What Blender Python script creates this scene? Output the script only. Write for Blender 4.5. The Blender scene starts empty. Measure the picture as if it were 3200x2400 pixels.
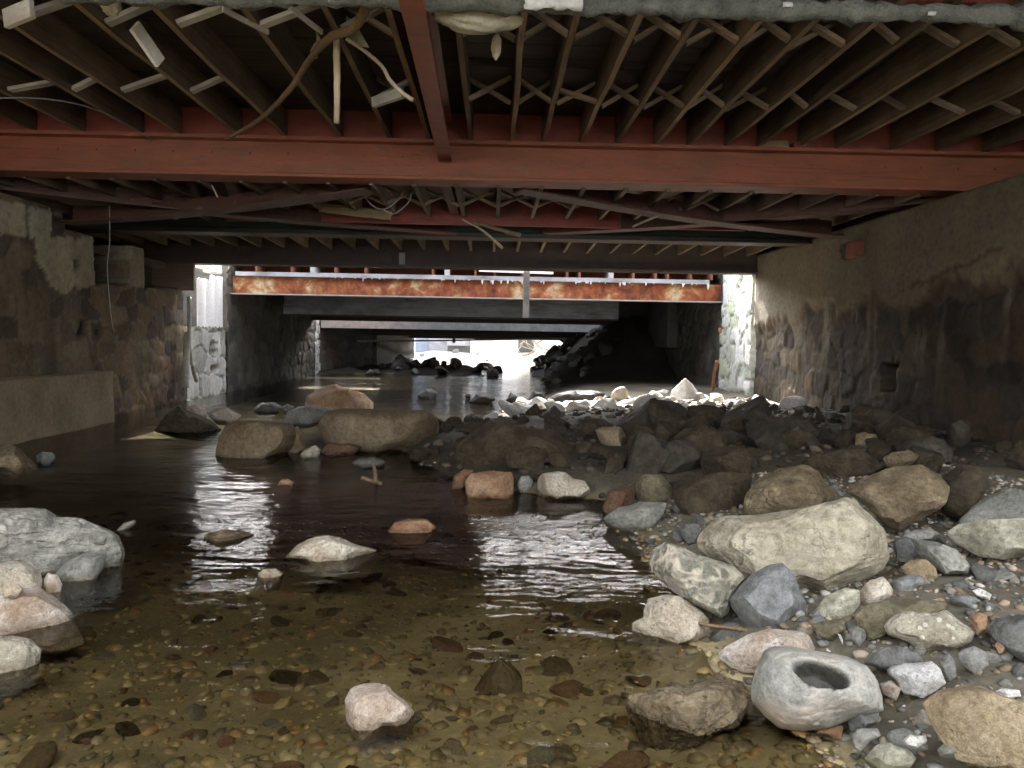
import bpy, bmesh, math, random
import numpy as np
from mathutils import Vector, Matrix
random.seed(7); np.random.seed(7)
RNG = np.random.RandomState(11)
S = bpy.context.scene
COL = S.collection

# ---------------------------------------------------------------- camera
H = 1.2
F = 2417.4                     # focal length in photograph pixels (3200 wide)
def nrm(v):
    v = np.array(v, float); return v / np.linalg.norm(v)
Yc = nrm((1541 - 1600, 1200 - 1053, -F))        # world +Y in camera axes
t = math.radians(0.85)
Zc = np.array((math.sin(t), math.cos(t), 0.0)); Zc = nrm(Zc - Yc * Zc.dot(Yc))
Xc = np.cross(Yc, Zc)
ROT = np.array([Xc, Yc, Zc])                    # rows: world axes in camera axes -> camera to world
CAM = np.array((0.0, 0.0, H))
cd = bpy.data.cameras.new('camera'); co = bpy.data.objects.new('camera', cd); COL.objects.link(co)
cd.sensor_width = 36; cd.lens = 36 * F / 3200; cd.clip_end = 600; cd.clip_start = 0.05
M4 = Matrix.Identity(4)
for i in range(3):
    for j in range(3): M4[i][j] = ROT[i][j]
M4.translation = Vector(CAM)
co.matrix_world = M4
S.camera = co

def ray(px, py):
    return ROT @ np.array(((px - 1600) / F, (1200 - py) / F, -1.0))
def atZ(px, py, z):
    d = ray(px, py); return CAM + d * ((z - H) / d[2])
def atY(px, py, y):
    d = ray(px, py); return CAM + d * (y / d[1])
def atX(px, py, x):
    d = ray(px, py); return CAM + d * (x / d[0])
CROPS = {'A': (1800, 1400, .6329), 'B': (0, 1300, .663), 'C': (900, 1500, .5424), '4': (400, 750, .4973), '5': (1400, 750, .4973),
         '6': (2100, 600, .4973), '7': (0, 550, .4973), 'F': (900, 1000, .4521), '1': (0, 0, .4973), '2': (1050, 0, .4973),
         '3': (2100, 0, .4973), 'D': (0, 0, 1.44666), 'P': (0, 0, 1.0), 'K': (500, 0, .5425), 'N': (1900, 1300, .3617), 'R': (2500, 1250, .3165)}
def px(c, pts):
    ox, oy, s = CROPS[c]
    return [(ox + s * x, oy + s * y) for x, y in pts]

# ---------------------------------------------------------------- noise (numpy)
def _h(ix, iy, iz, seed):
    n = (ix.astype(np.int64) * 374761393 + iy.astype(np.int64) * 668265263 + iz.astype(np.int64) * 2147483647 + seed * 974711) & 0x7fffffff
    n = ((n ^ (n >> 13)) * 1274126177) & 0x7fffffff
    n = n ^ (n >> 16)
    return (n & 0xffff) / 65535.0
def vnoise(p, seed=0):
    p = np.asarray(p, float); i = np.floor(p); f = p - i; f = f * f * (3 - 2 * f)
    x, y, z = i[:, 0], i[:, 1], i[:, 2]; r = 0
    for a in (0, 1):
        wx = f[:, 0] if a else 1 - f[:, 0]
        for b in (0, 1):
            wy = f[:, 1] if b else 1 - f[:, 1]
            for c in (0, 1):
                wz = f[:, 2] if c else 1 - f[:, 2]
                r = r + wx * wy * wz * _h(x + a, y + b, z + c, seed)
    return r * 2 - 1
def fbm(p, seed=0, octv=4, gain=.5):
    p = np.asarray(p, float); r = 0; a = 1.0; s = 0
    for o in range(octv):
        r = r + a * vnoise(p * (2.03 ** o) + 17.3 * o, seed + o * 7); s += a; a *= gain
    return r / s
def sstep(a, b, x):
    t = np.clip((x - a) / (b - a), 0, 1); return t * t * (3 - 2 * t)

# ---------------------------------------------------------------- materials
def mat(name):
    m = bpy.data.materials.new(name); m.use_nodes = True
    nt = m.node_tree; b = nt.nodes['Principled BSDF']
    return m, nt, b
def nd(nt, typ, **kw):
    n = nt.nodes.new(typ)
    for k, v in kw.items():
        if k in n.inputs: n.inputs[k].default_value = v
        else: setattr(n, k, v)
    return n
def ramp(nt, fac, stops, interp='LINEAR'):
    r = nt.nodes.new('ShaderNodeValToRGB'); r.color_ramp.interpolation = interp
    el = r.color_ramp.elements
    while len(el) < len(stops): el.new(0.5)
    for e, (p, c) in zip(el, stops):
        e.position = p; e.color = (*c, 1) if len(c) == 3 else c
    nt.links.new(fac, r.inputs['Fac']); return r.outputs['Color']
def mix(nt, fac, a, b, blend='MIX'):
    n = nt.nodes.new('ShaderNodeMix'); n.data_type = 'RGBA'; n.blend_type = blend
    for sock, v in ((0, fac), (6, a), (7, b)):
        if hasattr(v, 'node'): nt.links.new(v, n.inputs[sock])
        else:
            n.inputs[sock].default_value = v if sock == 0 else (*v, 1)
    return n.outputs[2]
def mth(nt, op, a, b=0.0, c=0.0, clamp=False):
    n = nt.nodes.new('ShaderNodeMath'); n.operation = op; n.use_clamp = clamp
    for i, v in enumerate((a, b, c)):
        if hasattr(v, 'node'): nt.links.new(v, n.inputs[i])
        else: n.inputs[i].default_value = v
    return n.outputs[0]
def coords(nt, scale=(1, 1, 1), rand=True, world=False):
    if world:
        g = nt.nodes.new('ShaderNodeNewGeometry').outputs['Position']
    else:
        g = nt.nodes.new('ShaderNodeTexCoord').outputs['Object']
    mp = nt.nodes.new('ShaderNodeMapping'); mp.inputs['Scale'].default_value = scale
    nt.links.new(g, mp.inputs['Vector'])
    if rand and not world:
        oi = nt.nodes.new('ShaderNodeObjectInfo')
        cx = nt.nodes.new('ShaderNodeCombineXYZ')
        for i, k in enumerate((37.0, 91.0, 53.0)):
            nt.links.new(mth(nt, 'MULTIPLY', oi.outputs['Random'], k), cx.inputs[i])
        nt.links.new(cx.outputs[0], mp.inputs['Location'])
    return mp.outputs['Vector']
def noise(nt, vec, scale, detail=6, rough=.6, dist=0.0):
    n = nt.nodes.new('ShaderNodeTexNoise')
    n.inputs['Scale'].default_value = scale; n.inputs['Detail'].default_value = detail
    n.inputs['Roughness'].default_value = rough; n.inputs['Distortion'].default_value = dist
    nt.links.new(vec, n.inputs['Vector']); return n.outputs['Fac']
def voro(nt, vec, scale, feature='F1', out='Distance'):
    n = nt.nodes.new('ShaderNodeTexVoronoi'); n.feature = feature; n.inputs['Scale'].default_value = scale
    nt.links.new(vec, n.inputs['Vector']); return n.outputs[out]
def bump(nt, b, h, strength=.4, dist=.02, prev=None):
    n = nt.nodes.new('ShaderNodeBump'); n.inputs['Strength'].default_value = strength; n.inputs['Distance'].default_value = dist
    nt.links.new(h, n.inputs['Height'])
    if prev is not None: nt.links.new(prev, n.inputs['Normal'])
    if b is not None: nt.links.new(n.outputs[0], b.inputs['Normal'])
    return n.outputs[0]
def lnk(nt, a, b): nt.links.new(a, b)

def wet(nt, b, col, z0=.035, dark=.58):
    """stone is darker and shinier where the stream wets it (a band above the water line)"""
    g = nt.nodes.new('ShaderNodeNewGeometry'); sp = nt.nodes.new('ShaderNodeSeparateXYZ')
    lnk(nt, g.outputs['Position'], sp.inputs[0])
    n = noise(nt, g.outputs['Position'], 9, 3)
    zz = mth(nt, 'ADD', sp.outputs[2], mth(nt, 'MULTIPLY', mth(nt, 'SUBTRACT', n, .5), .06))
    w = mth(nt, 'SUBTRACT', 1.0, mth(nt, 'DIVIDE', mth(nt, 'SUBTRACT', zz, z0 * .4), z0 * .8, clamp=True), clamp=True)
    c = mix(nt, w, col, mix(nt, 1.0, col, (dark, dark * .95, dark * .86), 'MULTIPLY'))
    lnk(nt, c, b.inputs['Base Color'])
    return w
def stone(name, dark, mid, light, scale=5.0,  vein=None, vein_amt=.5, speck=None, layer=None, rough=.85, bmp=.5, wetz=.035, stain=None):
    m, nt, b = mat(name)
    v = coords(nt)
    n1 = noise(nt, v, scale, 8, .62, .4)
    c = ramp(nt, n1, [(.34, dark), (.5, mid), (.66, light)])
    n2 = noise(nt, v, scale * 9, 5, .7)
    c = mix(nt, .8, c, ramp(nt, n2, [(.32, (.5, .48, .45)), (.52, (1, 1, 1)), (.68, (1.3, 1.3, 1.3))]), 'MULTIPLY')
    h = mth(nt, 'ADD', mth(nt, 'MULTIPLY', n1, .6), mth(nt, 'MULTIPLY', n2, .4))
    n3 = noise(nt, v, scale * 34, 3, .7)
    c = mix(nt, .7, c, ramp(nt, n3, [(.3, (.6, .59, .57)), (.5, (1, 1, 1)), (.7, (1.28, 1.28, 1.28))]), 'MULTIPLY')
    h = mth(nt, 'ADD', h, mth(nt, 'MULTIPLY', n3, .16))
    cv = nt.nodes.new('ShaderNodeVectorMath'); cv.operation = 'ADD'; cn = nt.nodes.new('ShaderNodeTexNoise'); cn.inputs['Scale'].default_value = scale * 2
    cn.inputs['Detail'].default_value = 5; lnk(nt, v, cn.inputs['Vector']); cs_ = nt.nodes.new('ShaderNodeVectorMath'); cs_.operation = 'SCALE'; cs_.inputs[3].default_value = .45
    lnk(nt, cn.outputs['Color'], cs_.inputs[0]); lnk(nt, v, cv.inputs[0]); lnk(nt, cs_.outputs[0], cv.inputs[1])
    ck = ramp(nt, voro(nt, cv.outputs[0], scale * .75, 'DISTANCE_TO_EDGE'), [(0.0, (1, 1, 1)), (.022, (0, 0, 0))])
    ck = mth(nt, 'MULTIPLY', ck, ramp(nt, n1, [(.46, (0, 0, 0)), (.6, (.4, .4, .4))]))
    c = mix(nt, ck, c, tuple(q * .4 for q in dark)); h = mth(nt, 'SUBTRACT', h, mth(nt, 'MULTIPLY', ck, .8))
    if layer is not None:
        lv = coords(nt, layer)
        ln = noise(nt, lv, scale * 1.6, 5, .6, .3)
        c = mix(nt, .6, c, ramp(nt, ln, [(.35, (.62, .6, .55)), (.52, (1.05, 1.05, 1.0)), (.65, (1.25, 1.22, 1.15))]), 'MULTIPLY')
        h = mth(nt, 'ADD', h, mth(nt, 'MULTIPLY', ln, .6))
    if vein is not None:
        wv = nt.nodes.new('ShaderNodeVectorMath'); wv.operation = 'ADD'
        nz = nt.nodes.new('ShaderNodeTexNoise'); nz.inputs['Scale'].default_value = scale * 1.3; lnk(nt, v, nz.inputs['Vector'])
        sc = nt.nodes.new('ShaderNodeVectorMath'); sc.operation = 'SCALE'; sc.inputs[3].default_value = .5
        lnk(nt, nz.outputs['Color'], sc.inputs[0]); lnk(nt, v, wv.inputs[0]); lnk(nt, sc.outputs[0], wv.inputs[1])
        vd = voro(nt, wv.outputs[0], scale * 1.9, 'DISTANCE_TO_EDGE')
        k = ramp(nt, vd, [(.04, (vein_amt,) * 3), (.22, (0, 0, 0))])
        k2 = mth(nt, 'MULTIPLY', k, ramp(nt, noise(nt, v, scale * .9, 3), [(.4, (0, 0, 0)), (.56, (1, 1, 1))]))
        c = mix(nt, k2, c, vein); h = mth(nt, 'ADD', h, mth(nt, 'MULTIPLY', k2, .25))
    if speck is not None:
        sd = voro(nt, v, scale * 9, 'F1')
        sp = voro(nt, v, scale * 9, 'F1', 'Color')
        sx = nt.nodes.new('ShaderNodeSeparateXYZ'); lnk(nt, sp, sx.inputs[0])
        k = mth(nt, 'MULTIPLY', mth(nt, 'LESS_THAN', sd, .36), mth(nt, 'GREATER_THAN', sx.outputs[0], .62))
        c = mix(nt, mth(nt, 'MULTIPLY', k, .8), c, speck); h = mth(nt, 'ADD', h, mth(nt, 'MULTIPLY', k, .3))
    if stain is not None:
        k = ramp(nt, noise(nt, v, scale * .6, 4, .6, .8), [(.55, (0, 0, 0)), (.68, (.85, .85, .85))])
        c = mix(nt, k, c, stain)
    w = wet(nt, b, c, wetz)
    lnk(nt, mth(nt, 'SUBTRACT', rough, mth(nt, 'MULTIPLY', w, rough - .25)), b.inputs['Roughness'])
    b.inputs['Specular IOR Level'].default_value = .35
    bump(nt, b, h, min(1, bmp * 1.3), .03)
    return m

STONE = {}
STONE['tan'] = stone('tan_stone', (.24, .215, .16), (.36, .33, .26), (.5, .47, .39), 4, layer=(1, 1.2, 5), bmp=.6, vein=(.55, .51, .42), vein_amt=.3)
STONE['mottled'] = stone('mottled_stone', (.16, .165, .13), (.25, .25, .21), (.36, .34, .28), 5, vein=(.66, .6, .5), vein_amt=.95, bmp=.7)
STONE['slate'] = stone('slate_stone', (.15, .16, .17), (.2, .212, .225), (.255, .265, .275), 4, layer=(1, 4, 1.5), rough=.65, bmp=.35)
STONE['cream'] = stone('cream_stone', (.4, .34, .26), (.58, .52, .43), (.7, .66, .58), 6, stain=(.4, .27, .15), bmp=.6)
STONE['pink'] = stone('pale_pink_stone', (.38, .29, .22), (.56, .49, .43), (.74, .7, .66), 6, stain=(.38, .24, .14), bmp=.6)
STONE['quartz'] = stone('white_quartz', (.55, .54, .53), (.74, .73, .72), (.84, .84, .84), 10, bmp=.7)
STONE['hollow'] = stone('blue_grey_stone', (.22, .225, .21), (.31, .315, .295), (.4, .4, .375), 3.5, vein=(.55, .5, .42), vein_amt=.4, stain=(.46, .38, .31), bmp=.3, rough=.7)
STONE['brown'] = stone('brown_stone', (.11, .085, .055), (.2, .16, .105), (.3, .25, .18), 5, layer=(1, 1, 3), bmp=.7)
STONE['conglom'] = stone('speckled_stone', (.3, .27, .2), (.43, .4, .32), (.55, .52, .44), 5, speck=(.72, .68, .6), bmp=.9)
STONE['ochre'] = stone('ochre_brown_stone', (.2, .15, .09), (.3, .24, .155), (.38, .32, .22), 6, bmp=.45)
STONE['grey'] = stone('grey_stone', (.17, .175, .165), (.27, .275, .255), (.36, .36, .34), 6, bmp=.35, rough=.75)
STONE['darkgrey'] = stone('dark_grey_stone', (.085, .09, .09), (.14, .145, .14), (.2, .2, .19), 6, bmp=.4, rough=.7)
STONE['greenish'] = stone('pale_green_stone', (.26, .26, .2), (.39, .385, .32), (.53, .52, .45), 4, layer=(1, 1, 4), bmp=.5)
STONE['rust'] = stone('rusty_red_stone', (.17, .085, .05), (.27, .15, .09), (.36, .23, .15), 6, bmp=.5)
STONE['salmon'] = stone('salmon_stone', (.3, .18, .11), (.42, .27, .17), (.52, .38, .27), 5, bmp=.5)
STONE['olive'] = stone('olive_brown_stone', (.1, .09, .055), (.17, .15, .1), (.25, .23, .165), 5, bmp=.6)
STONE['white'] = stone('bright_white_stone', (.6, .59, .57), (.75, .74, .72), (.84, .83, .81), 6, bmp=.5)
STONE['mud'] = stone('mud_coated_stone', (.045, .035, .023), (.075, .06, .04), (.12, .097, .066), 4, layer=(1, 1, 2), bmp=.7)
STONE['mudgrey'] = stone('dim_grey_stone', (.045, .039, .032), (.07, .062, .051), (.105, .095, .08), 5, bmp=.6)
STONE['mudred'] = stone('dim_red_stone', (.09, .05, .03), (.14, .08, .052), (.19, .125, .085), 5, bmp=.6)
STONE['block'] = stone('tan_dam_stone', (.14, .1, .06), (.2, .155, .1), (.27, .215, .15), 3, bmp=.4)
STONE['black'] = stone('wet_black_stone', (.03, .028, .026), (.05, .046, .042), (.08, .075, .07), 6, bmp=.5, rough=.5)
STONE['ledge'] = stone('pale_flat_stone', (.25, .25, .235), (.42, .42, .4), (.58, .57, .55), 4.5, layer=(1, 1, 5), vein=(.14, .14, .13), vein_amt=.6, bmp=.7)

def wetdark(name):
    m, nt, b = mat(name); v = coords(nt)
    c = ramp(nt, noise(nt, v, 6, 5), [(.3, (.045, .046, .043)), (.7, (.1, .1, .092))])
    lnk(nt, c, b.inputs['Base Color']); b.inputs['Roughness'].default_value = .16
    bump(nt, b, noise(nt, v, 14, 4), .25, .01); return m
def hollow_wet(m):
    nt = m.node_tree; b = nt.nodes['Principled BSDF']
    a = nt.nodes.new('ShaderNodeVertexColor'); a.layer_name = 'Col'
    k = mth(nt, 'MULTIPLY', a.outputs['Color'], 1.0)
    src = b.inputs['Base Color'].links[0].from_socket; rs = b.inputs['Roughness'].links[0].from_socket
    lnk(nt, mix(nt, k, src, mix(nt, 1.0, src, (.1, .1, .098), 'MULTIPLY')), b.inputs['Base Color'])
    lnk(nt, mth(nt, 'SUBTRACT', rs, mth(nt, 'MULTIPLY', k, .3), 0, True), b.inputs['Roughness'])
hollow_wet(STONE['hollow'])

def paint(name, base, rustc, pale, scale=3, amt=.5, rough=.6, streak=(1, 1, 1), bmp=.25):
    m, nt, b = mat(name); v = coords(nt, streak)
    n = noise(nt, v, scale, 8, .65, .3); n2 = noise(nt, v, scale * 7, 5, .7)
    c = mix(nt, ramp(nt, n, [(.42, (0, 0, 0)), (.66, (amt,) * 3)]), base, rustc)
    c = mix(nt, ramp(nt, n2, [(.62, (0, 0, 0)), (.75, (amt * .5,) * 3)]), c, pale)
    c = mix(nt, .5, c, ramp(nt, noise(nt, v, scale * 2.3, 6), [(.3, (.55, .55, .55)), (.7, (1.15, 1.15, 1.15))]), 'MULTIPLY')
    gv = coords(nt, (streak[0] * .35, streak[1], streak[2] * 2.2)); g = noise(nt, gv, scale * 2.2, 7, .7, .8)
    c = mix(nt, ramp(nt, g, [(.54, (0, 0, 0)), (.7, (amt * .8,) * 3)]), c, tuple(q * .28 for q in rustc))
    gf = noise(nt, v, scale * 3.3, 4, .75, 1.2)
    c = mix(nt, ramp(nt, gf, [(.63, (0, 0, 0)), (.67, (amt,) * 3)]), c, pale)
    lnk(nt, c, b.inputs['Base Color']); b.inputs['Roughness'].default_value = rough
    bump(nt, b, mth(nt, 'ADD', n2, gf), bmp * 1.6, .01); return m
RED = paint('red_oxide_paint', (.36, .105, .052), (.24, .1, .045), (.1, .12, .1), 2.2, .75, .55, (.5, 1, 1.6))
REDB = paint('bright_red_paint', (.33, .066, .046), (.22, .065, .038), (.14, .1, .08), 2.5, .6, .55)
BROWNSTEEL = paint('rusty_brown_steel', (.105, .043, .028), (.075, .038, .024), (.2, .13, .09), 2.5, .7, .65)
TEAL = paint('dark_teal_paint', (.045, .085, .08), (.08, .06, .045), (.12, .14, .13), 2, .5, .5, (.4, 1, 1))
GREYSTEEL = paint('grey_painted_steel', (.4, .41, .45), (.16, .15, .145), (.3, .3, .32), 2.4, .8, .5, (.5, 1, 1))
LIGHTSTEEL = paint('pale_grey_steel', (.45, .45, .45), (.25, .22, .2), (.55, .55, .55), 2.4, .5, .5)
DARKSTEEL = paint('dark_rusty_steel', (.06, .045, .04), (.09, .05, .03), (.1, .09, .08), 3, .6, .6)
RUSTY = paint('orange_rust_beam', (.22, .075, .035), (.12, .04, .02), (.4, .28, .18), 1.6, .9, .75, (.6, 1, 1), .4)
def rustbeam():
    m, nt, b = mat('peeling_rust_paint'); v = coords(nt, (1, 1, 1), False)
    n = noise(nt, v, 2.1, 6, .6, .5); n2 = noise(nt, v, 9, 6, .7)
    c = ramp(nt, n, [(.36, (.12, .032, .014)), (.47, (.27, .075, .028)), (.56, (.36, .14, .055)), (.63, (.52, .36, .2)), (.72, (.62, .52, .37))])
    c = mix(nt, .6, c, ramp(nt, n2, [(.36, (.3, .25, .22)), (.56, (1.1, 1.1, 1.1))]), 'MULTIPLY')
    lnk(nt, c, b.inputs['Base Color']); b.inputs['Roughness'].default_value = .8
    bump(nt, b, n2, .5, .012); return m
PEEL = rustbeam()
def wood(name, dark, light, scale=3, ax='x', rough=.8):
    m, nt, b = mat(name)
    st = {'x': (.12, 3, 3), 'y': (3, .12, 3), 'z': (3, 3, .12)}[ax]
    v = coords(nt, st)
    n = noise(nt, v, scale * 4, 6, .65, .6); n0 = noise(nt, coords(nt), 2.2, 4)
    c = ramp(nt, n, [(.3, dark), (.7, light)])
    c = mix(nt, .6, c, ramp(nt, n0, [(.3, (.5, .5, .5)), (.7, (1.3, 1.3, 1.3))]), 'MULTIPLY')
    oi = nt.nodes.new('ShaderNodeObjectInfo'); c = mix(nt, .8, c, ramp(nt, oi.outputs['Random'], [(0, (.6, .58, .55)), (.5, (1, 1, 1)), (1, (1.35, 1.33, 1.3))]), 'MULTIPLY')
    lnk(nt, c, b.inputs['Base Color']); b.inputs['Roughness'].default_value = rough
    bump(nt, b, n, .35, .008); return m
JOIST = wood('old_joist_wood', (.085, .06, .038), (.19, .138, .095), 3, 'y')
JOISTLIT = wood('joist_underside_lit', (.21, .145, .09), (.41, .305, .2), 3, 'y')  # joist undersides coloured paler to imitate light bounced up from the ground
BOARD = wood('dark_deck_wood', (.06, .043, .031), (.14, .1, .07), 2, 'x')
PALEWOOD = wood('pale_weathered_and_lit_wood', (.6, .58, .54), (.8, .78, .74), 3, 'x')
BRIDGEWOOD = wood('brown_bridging_wood', (.22, .165, .12), (.4, .31, .24), 3, 'x')
STICK = wood('bleached_stick', (.36, .29, .2), (.6, .52, .4), 4, 'z')
BRANCH = wood('brown_branch_bark', (.14, .09, .05), (.3, .2, .12), 5, 'z')
TANWOOD = wood('tan_block_wood', (.26, .19, .11), (.42, .33, .2), 3, 'x')
def plain(name, a, b_, scale=4, rough=.8, bmp=.3, dist=.01):
    m, nt, b = mat(name); v = coords(nt)
    n = noise(nt, v, scale, 7, .62); n2 = noise(nt, v, scale * 8, 4)
    c = ramp(nt, n, [(.3, a), (.7, b_)])
    c = mix(nt, .4, c, ramp(nt, n2, [(.3, (.6, .6, .6)), (.7, (1.2, 1.2, 1.2))]), 'MULTIPLY')
    lnk(nt, c, b.inputs['Base Color']); b.inputs['Roughness'].default_value = rough
    bump(nt, b, mth(nt, 'ADD', n, mth(nt, 'MULTIPLY', n2, .5)), bmp, dist); return m
WRAP = plain('grey_pipe_wrap', (.07, .078, .068), (.23, .24, .21), 7, .7, .8, .03)
CLOTH = plain('dirty_cream_cloth', (.36, .34, .26), (.58, .55, .44), 5, .85, .5, .02)
WHITEPL = plain('white_plastic', (.8, .8, .79), (.88, .88, .87), 3, .5, .15)
WHITETORN = plain('torn_white_film', (.5, .52, .52), (.8, .82, .83), 4, .4, .4)
CONC = plain('tan_concrete', (.22, .17, .105), (.36, .29, .19), 2.5, .85, .4, .02)
DARKCONC = plain('dark_concrete', (.07, .068, .062), (.15, .145, .13), 1.8, .9, .5, .02)
PALECONC = plain('pale_concrete', (.3, .3, .27), (.52, .52, .48), 2.2, .9, .4, .02)
HOUSEW = plain('white_house_paint', (.72, .73, .75), (.82, .83, .85), 1.5, .8, .15)
HOUSEB = plain('blue_grey_house_paint', (.2, .24, .32), (.3, .34, .42), 1.5, .7, .15)
ORANGE = plain('faded_orange_board', (.28, .11, .05), (.4, .2, .11), 4, .7, .3)
PINKC = plain('red_brick', (.17, .05, .04), (.26, .085, .065), 6, .85, .4)
WIRE = plain('grey_wire', (.25, .25, .25), (.4, .4, .4), 6, .5, .1)
def attr_mat(name, rough=.85, nscale=14, bmp=.5, dist=.015, wetz=None, big=1.6):
    m, nt, b = mat(name)
    a = nt.nodes.new('ShaderNodeVertexColor'); a.layer_name = 'Col'
    v = coords(nt, rand=False)
    n = noise(nt, v, nscale, 7, .68, .3); n0 = noise(nt, v, big, 5, .6)
    c = mix(nt, .75, a.outputs['Color'], ramp(nt, n, [(.28, (.5, .49, .47)), (.5, (1, 1, 1)), (.72, (1.35, 1.33, 1.28))]), 'MULTIPLY')
    c = mix(nt, .6, c, ramp(nt, n0, [(.3, (.65, .65, .65)), (.7, (1.2, 1.2, 1.2))]), 'MULTIPLY')
    if wetz is None:
        lnk(nt, c, b.inputs['Base Color']); b.inputs['Roughness'].default_value = rough
    else:
        w = wet(nt, b, c, wetz, .9); lnk(nt, mth(nt, 'SUBTRACT', rough, mth(nt, 'MULTIPLY', w, rough - .3)), b.inputs['Roughness'])
    b.inputs['Specular IOR Level'].default_value = .3
    bump(nt, b, n, bmp, dist); return m
MASON = attr_mat('rubble_masonry')
GROUND = attr_mat('silt_and_gravel', .9, 26, .8, .012, wetz=.03)
PEBBLE = attr_mat('mixed_pebbles', .75, 30, .25, .006, wetz=.03)

# ---------------------------------------------------------------- objects
def obj(name, verts, faces, material, parent=None, smooth=False, col=None, origin=None, mats=None, fmat=None):
    verts = np.asarray(verts, float)
    if origin is None:
        lo, hi = verts.min(0), verts.max(0); origin = np.array(((lo[0] + hi[0]) / 2, (lo[1] + hi[1]) / 2, lo[2]))
    origin = np.asarray(origin, float)
    me = bpy.data.meshes.new(name)
    v = (verts - origin)
    me.from_pydata(v.tolist(), [], faces if isinstance(faces, list) else faces.tolist())
    for mm in ([material] if mats is None else mats): me.materials.append(mm)
    if smooth: me.polygons.foreach_set('use_smooth', np.ones(len(me.polygons), bool))
    if fmat is not None: me.polygons.foreach_set('material_index', np.asarray(fmat, np.int32))
    if col is not None:
        ca = me.color_attributes.new('Col', 'FLOAT_COLOR', 'POINT')
        c4 = np.ones((len(verts), 4), np.float32); c4[:, :3] = col
        ca.data.foreach_set('color', c4.ravel())
    me.update()
    o = bpy.data.objects.new(name, me); COL.objects.link(o)
    if parent is not None:
        o.parent = parent; o.location = Vector(origin) - Vector(parent['o3'])
    else: o.location = Vector(origin)
    o['o3'] = list(map(float, origin))
    return o
def tag(o, label=None, cat=None, group=None, kind=None):
    if label: o['label'] = label
    if cat: o['category'] = cat
    if group: o['group'] = group
    if kind: o['kind'] = kind
    return o
def thing(name, label, cat, loc, group=None):
    o = bpy.data.objects.new(name, None); COL.objects.link(o); o.location = loc; o.empty_display_size = .1
    o['o3'] = [float(a) for a in loc]
    return tag(o, label, cat, group)
class MB:
    def __init__(s): s.v = []; s.f = []
    def add(s, v, f):
        k = len(s.v); s.v += [tuple(map(float, a)) for a in v]; s.f += [[i + k for i in q] for q in f]; return s
    def box(s, x0, x1, y0, y1, z0, z1):
        v = [(x, y, z) for x in (x0, x1) for y in (y0, y1) for z in (z0, z1)]
        return s.add(v, [(0, 1, 3, 2), (4, 6, 7, 5), (0, 4, 5, 1), (2, 3, 7, 6), (0, 2, 6, 4), (1, 5, 7, 3)])
    def bar(s, a, b, w, h, up=(0, 0, 1), wob=0):
        """rectangular bar from a to b, width w (sideways) and height h (along up)"""
        a = np.array(a, float); b = np.array(b, float); d = nrm(b - a); sd = np.cross(d, up)
        if np.linalg.norm(sd) < 1e-3: sd = np.cross(d, (1, 0, 0))
        sd = nrm(sd); u = np.cross(sd, d)
        n = max(1, int(np.linalg.norm(b - a) / .6)) if wob else 1
        ring = []
        for i in range(n + 1):
            p = a + (b - a) * i / n
            if wob and 0 < i < n: p = p + sd * random.uniform(-wob, wob) + u * random.uniform(-wob, wob)
            ring.append([p + sd * w / 2 * q + u * h / 2 * r for q, r in ((-1, -1), (1, -1), (1, 1), (-1, 1))])
        v = [p for r in ring for p in r]; f = []
        for i in range(n):
            for k in range(4):
                f.append((i * 4 + k, i * 4 + (k + 1) % 4, i * 4 + 4 + (k + 1) % 4, i * 4 + 4 + k))
        f.append((3, 2, 1, 0)); f.append(tuple(n * 4 + k for k in range(4)))
        return s.add(v, f)
    def tube(s, pts, rad, n=8, rough=0, seed=1):
        pts = [np.array(p, float) for p in pts]; rr = random.Random(seed)
        v = []; f = []; m = len(pts)
        for i, p in enumerate(pts):
            d = nrm(pts[min(i + 1, m - 1)] - pts[max(i - 1, 0)])
            a = nrm(np.cross(d, (0, 0, 1) if abs(d[2]) < .9 else (1, 0, 0))); b = np.cross(d, a)
            r = rad[i] if hasattr(rad, '__len__') else rad
            for k in range(n):
                t = 2 * math.pi * k / n; q = r * (1 + rough * rr.uniform(-1, 1))
                v.append(p + a * q * math.cos(t) + b * q * math.sin(t))
        for i in range(m - 1):
            for k in range(n): f.append((i * n + k, i * n + (k + 1) % n, i * n + n + (k + 1) % n, i * n + n + k))
        f.append(tuple(range(n))[::-1]); f.append(tuple((m - 1) * n + k for k in range(n)))
        return s.add(v, f)
    def prof(s, poly, a, b, right=(1, 0, 0), up=(0, 0, 1)):
        """closed 2-D profile (u along right, v along up) extruded from a to b"""
        a = np.array(a, float); b = np.array(b, float); r = np.array(right, float); u = np.array(up, float); n = len(poly)
        v = [a + r * p + u * q for p, q in poly] + [b + r * p + u * q for p, q in poly]
        f = [(i, (i + 1) % n, n + (i + 1) % n, n + i) for i in range(n)]
        f.append(tuple(range(n))[::-1]); f.append(tuple(range(n, 2 * n)))
        return s.add(v, f)
    def build(s, name, m, parent=None, smooth=False, bevel=0):
        o = obj(name, s.v, s.f, m, parent, smooth)
        bm = bmesh.new(); bm.from_mesh(o.data); bmesh.ops.recalc_face_normals(bm, faces=bm.faces); bm.to_mesh(o.data); bm.free()
        if bevel:
            bv = o.modifiers.new('bevel', 'BEVEL'); bv.width = bevel; bv.segments = 2; bv.limit_method = 'ANGLE'
        return o
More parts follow.
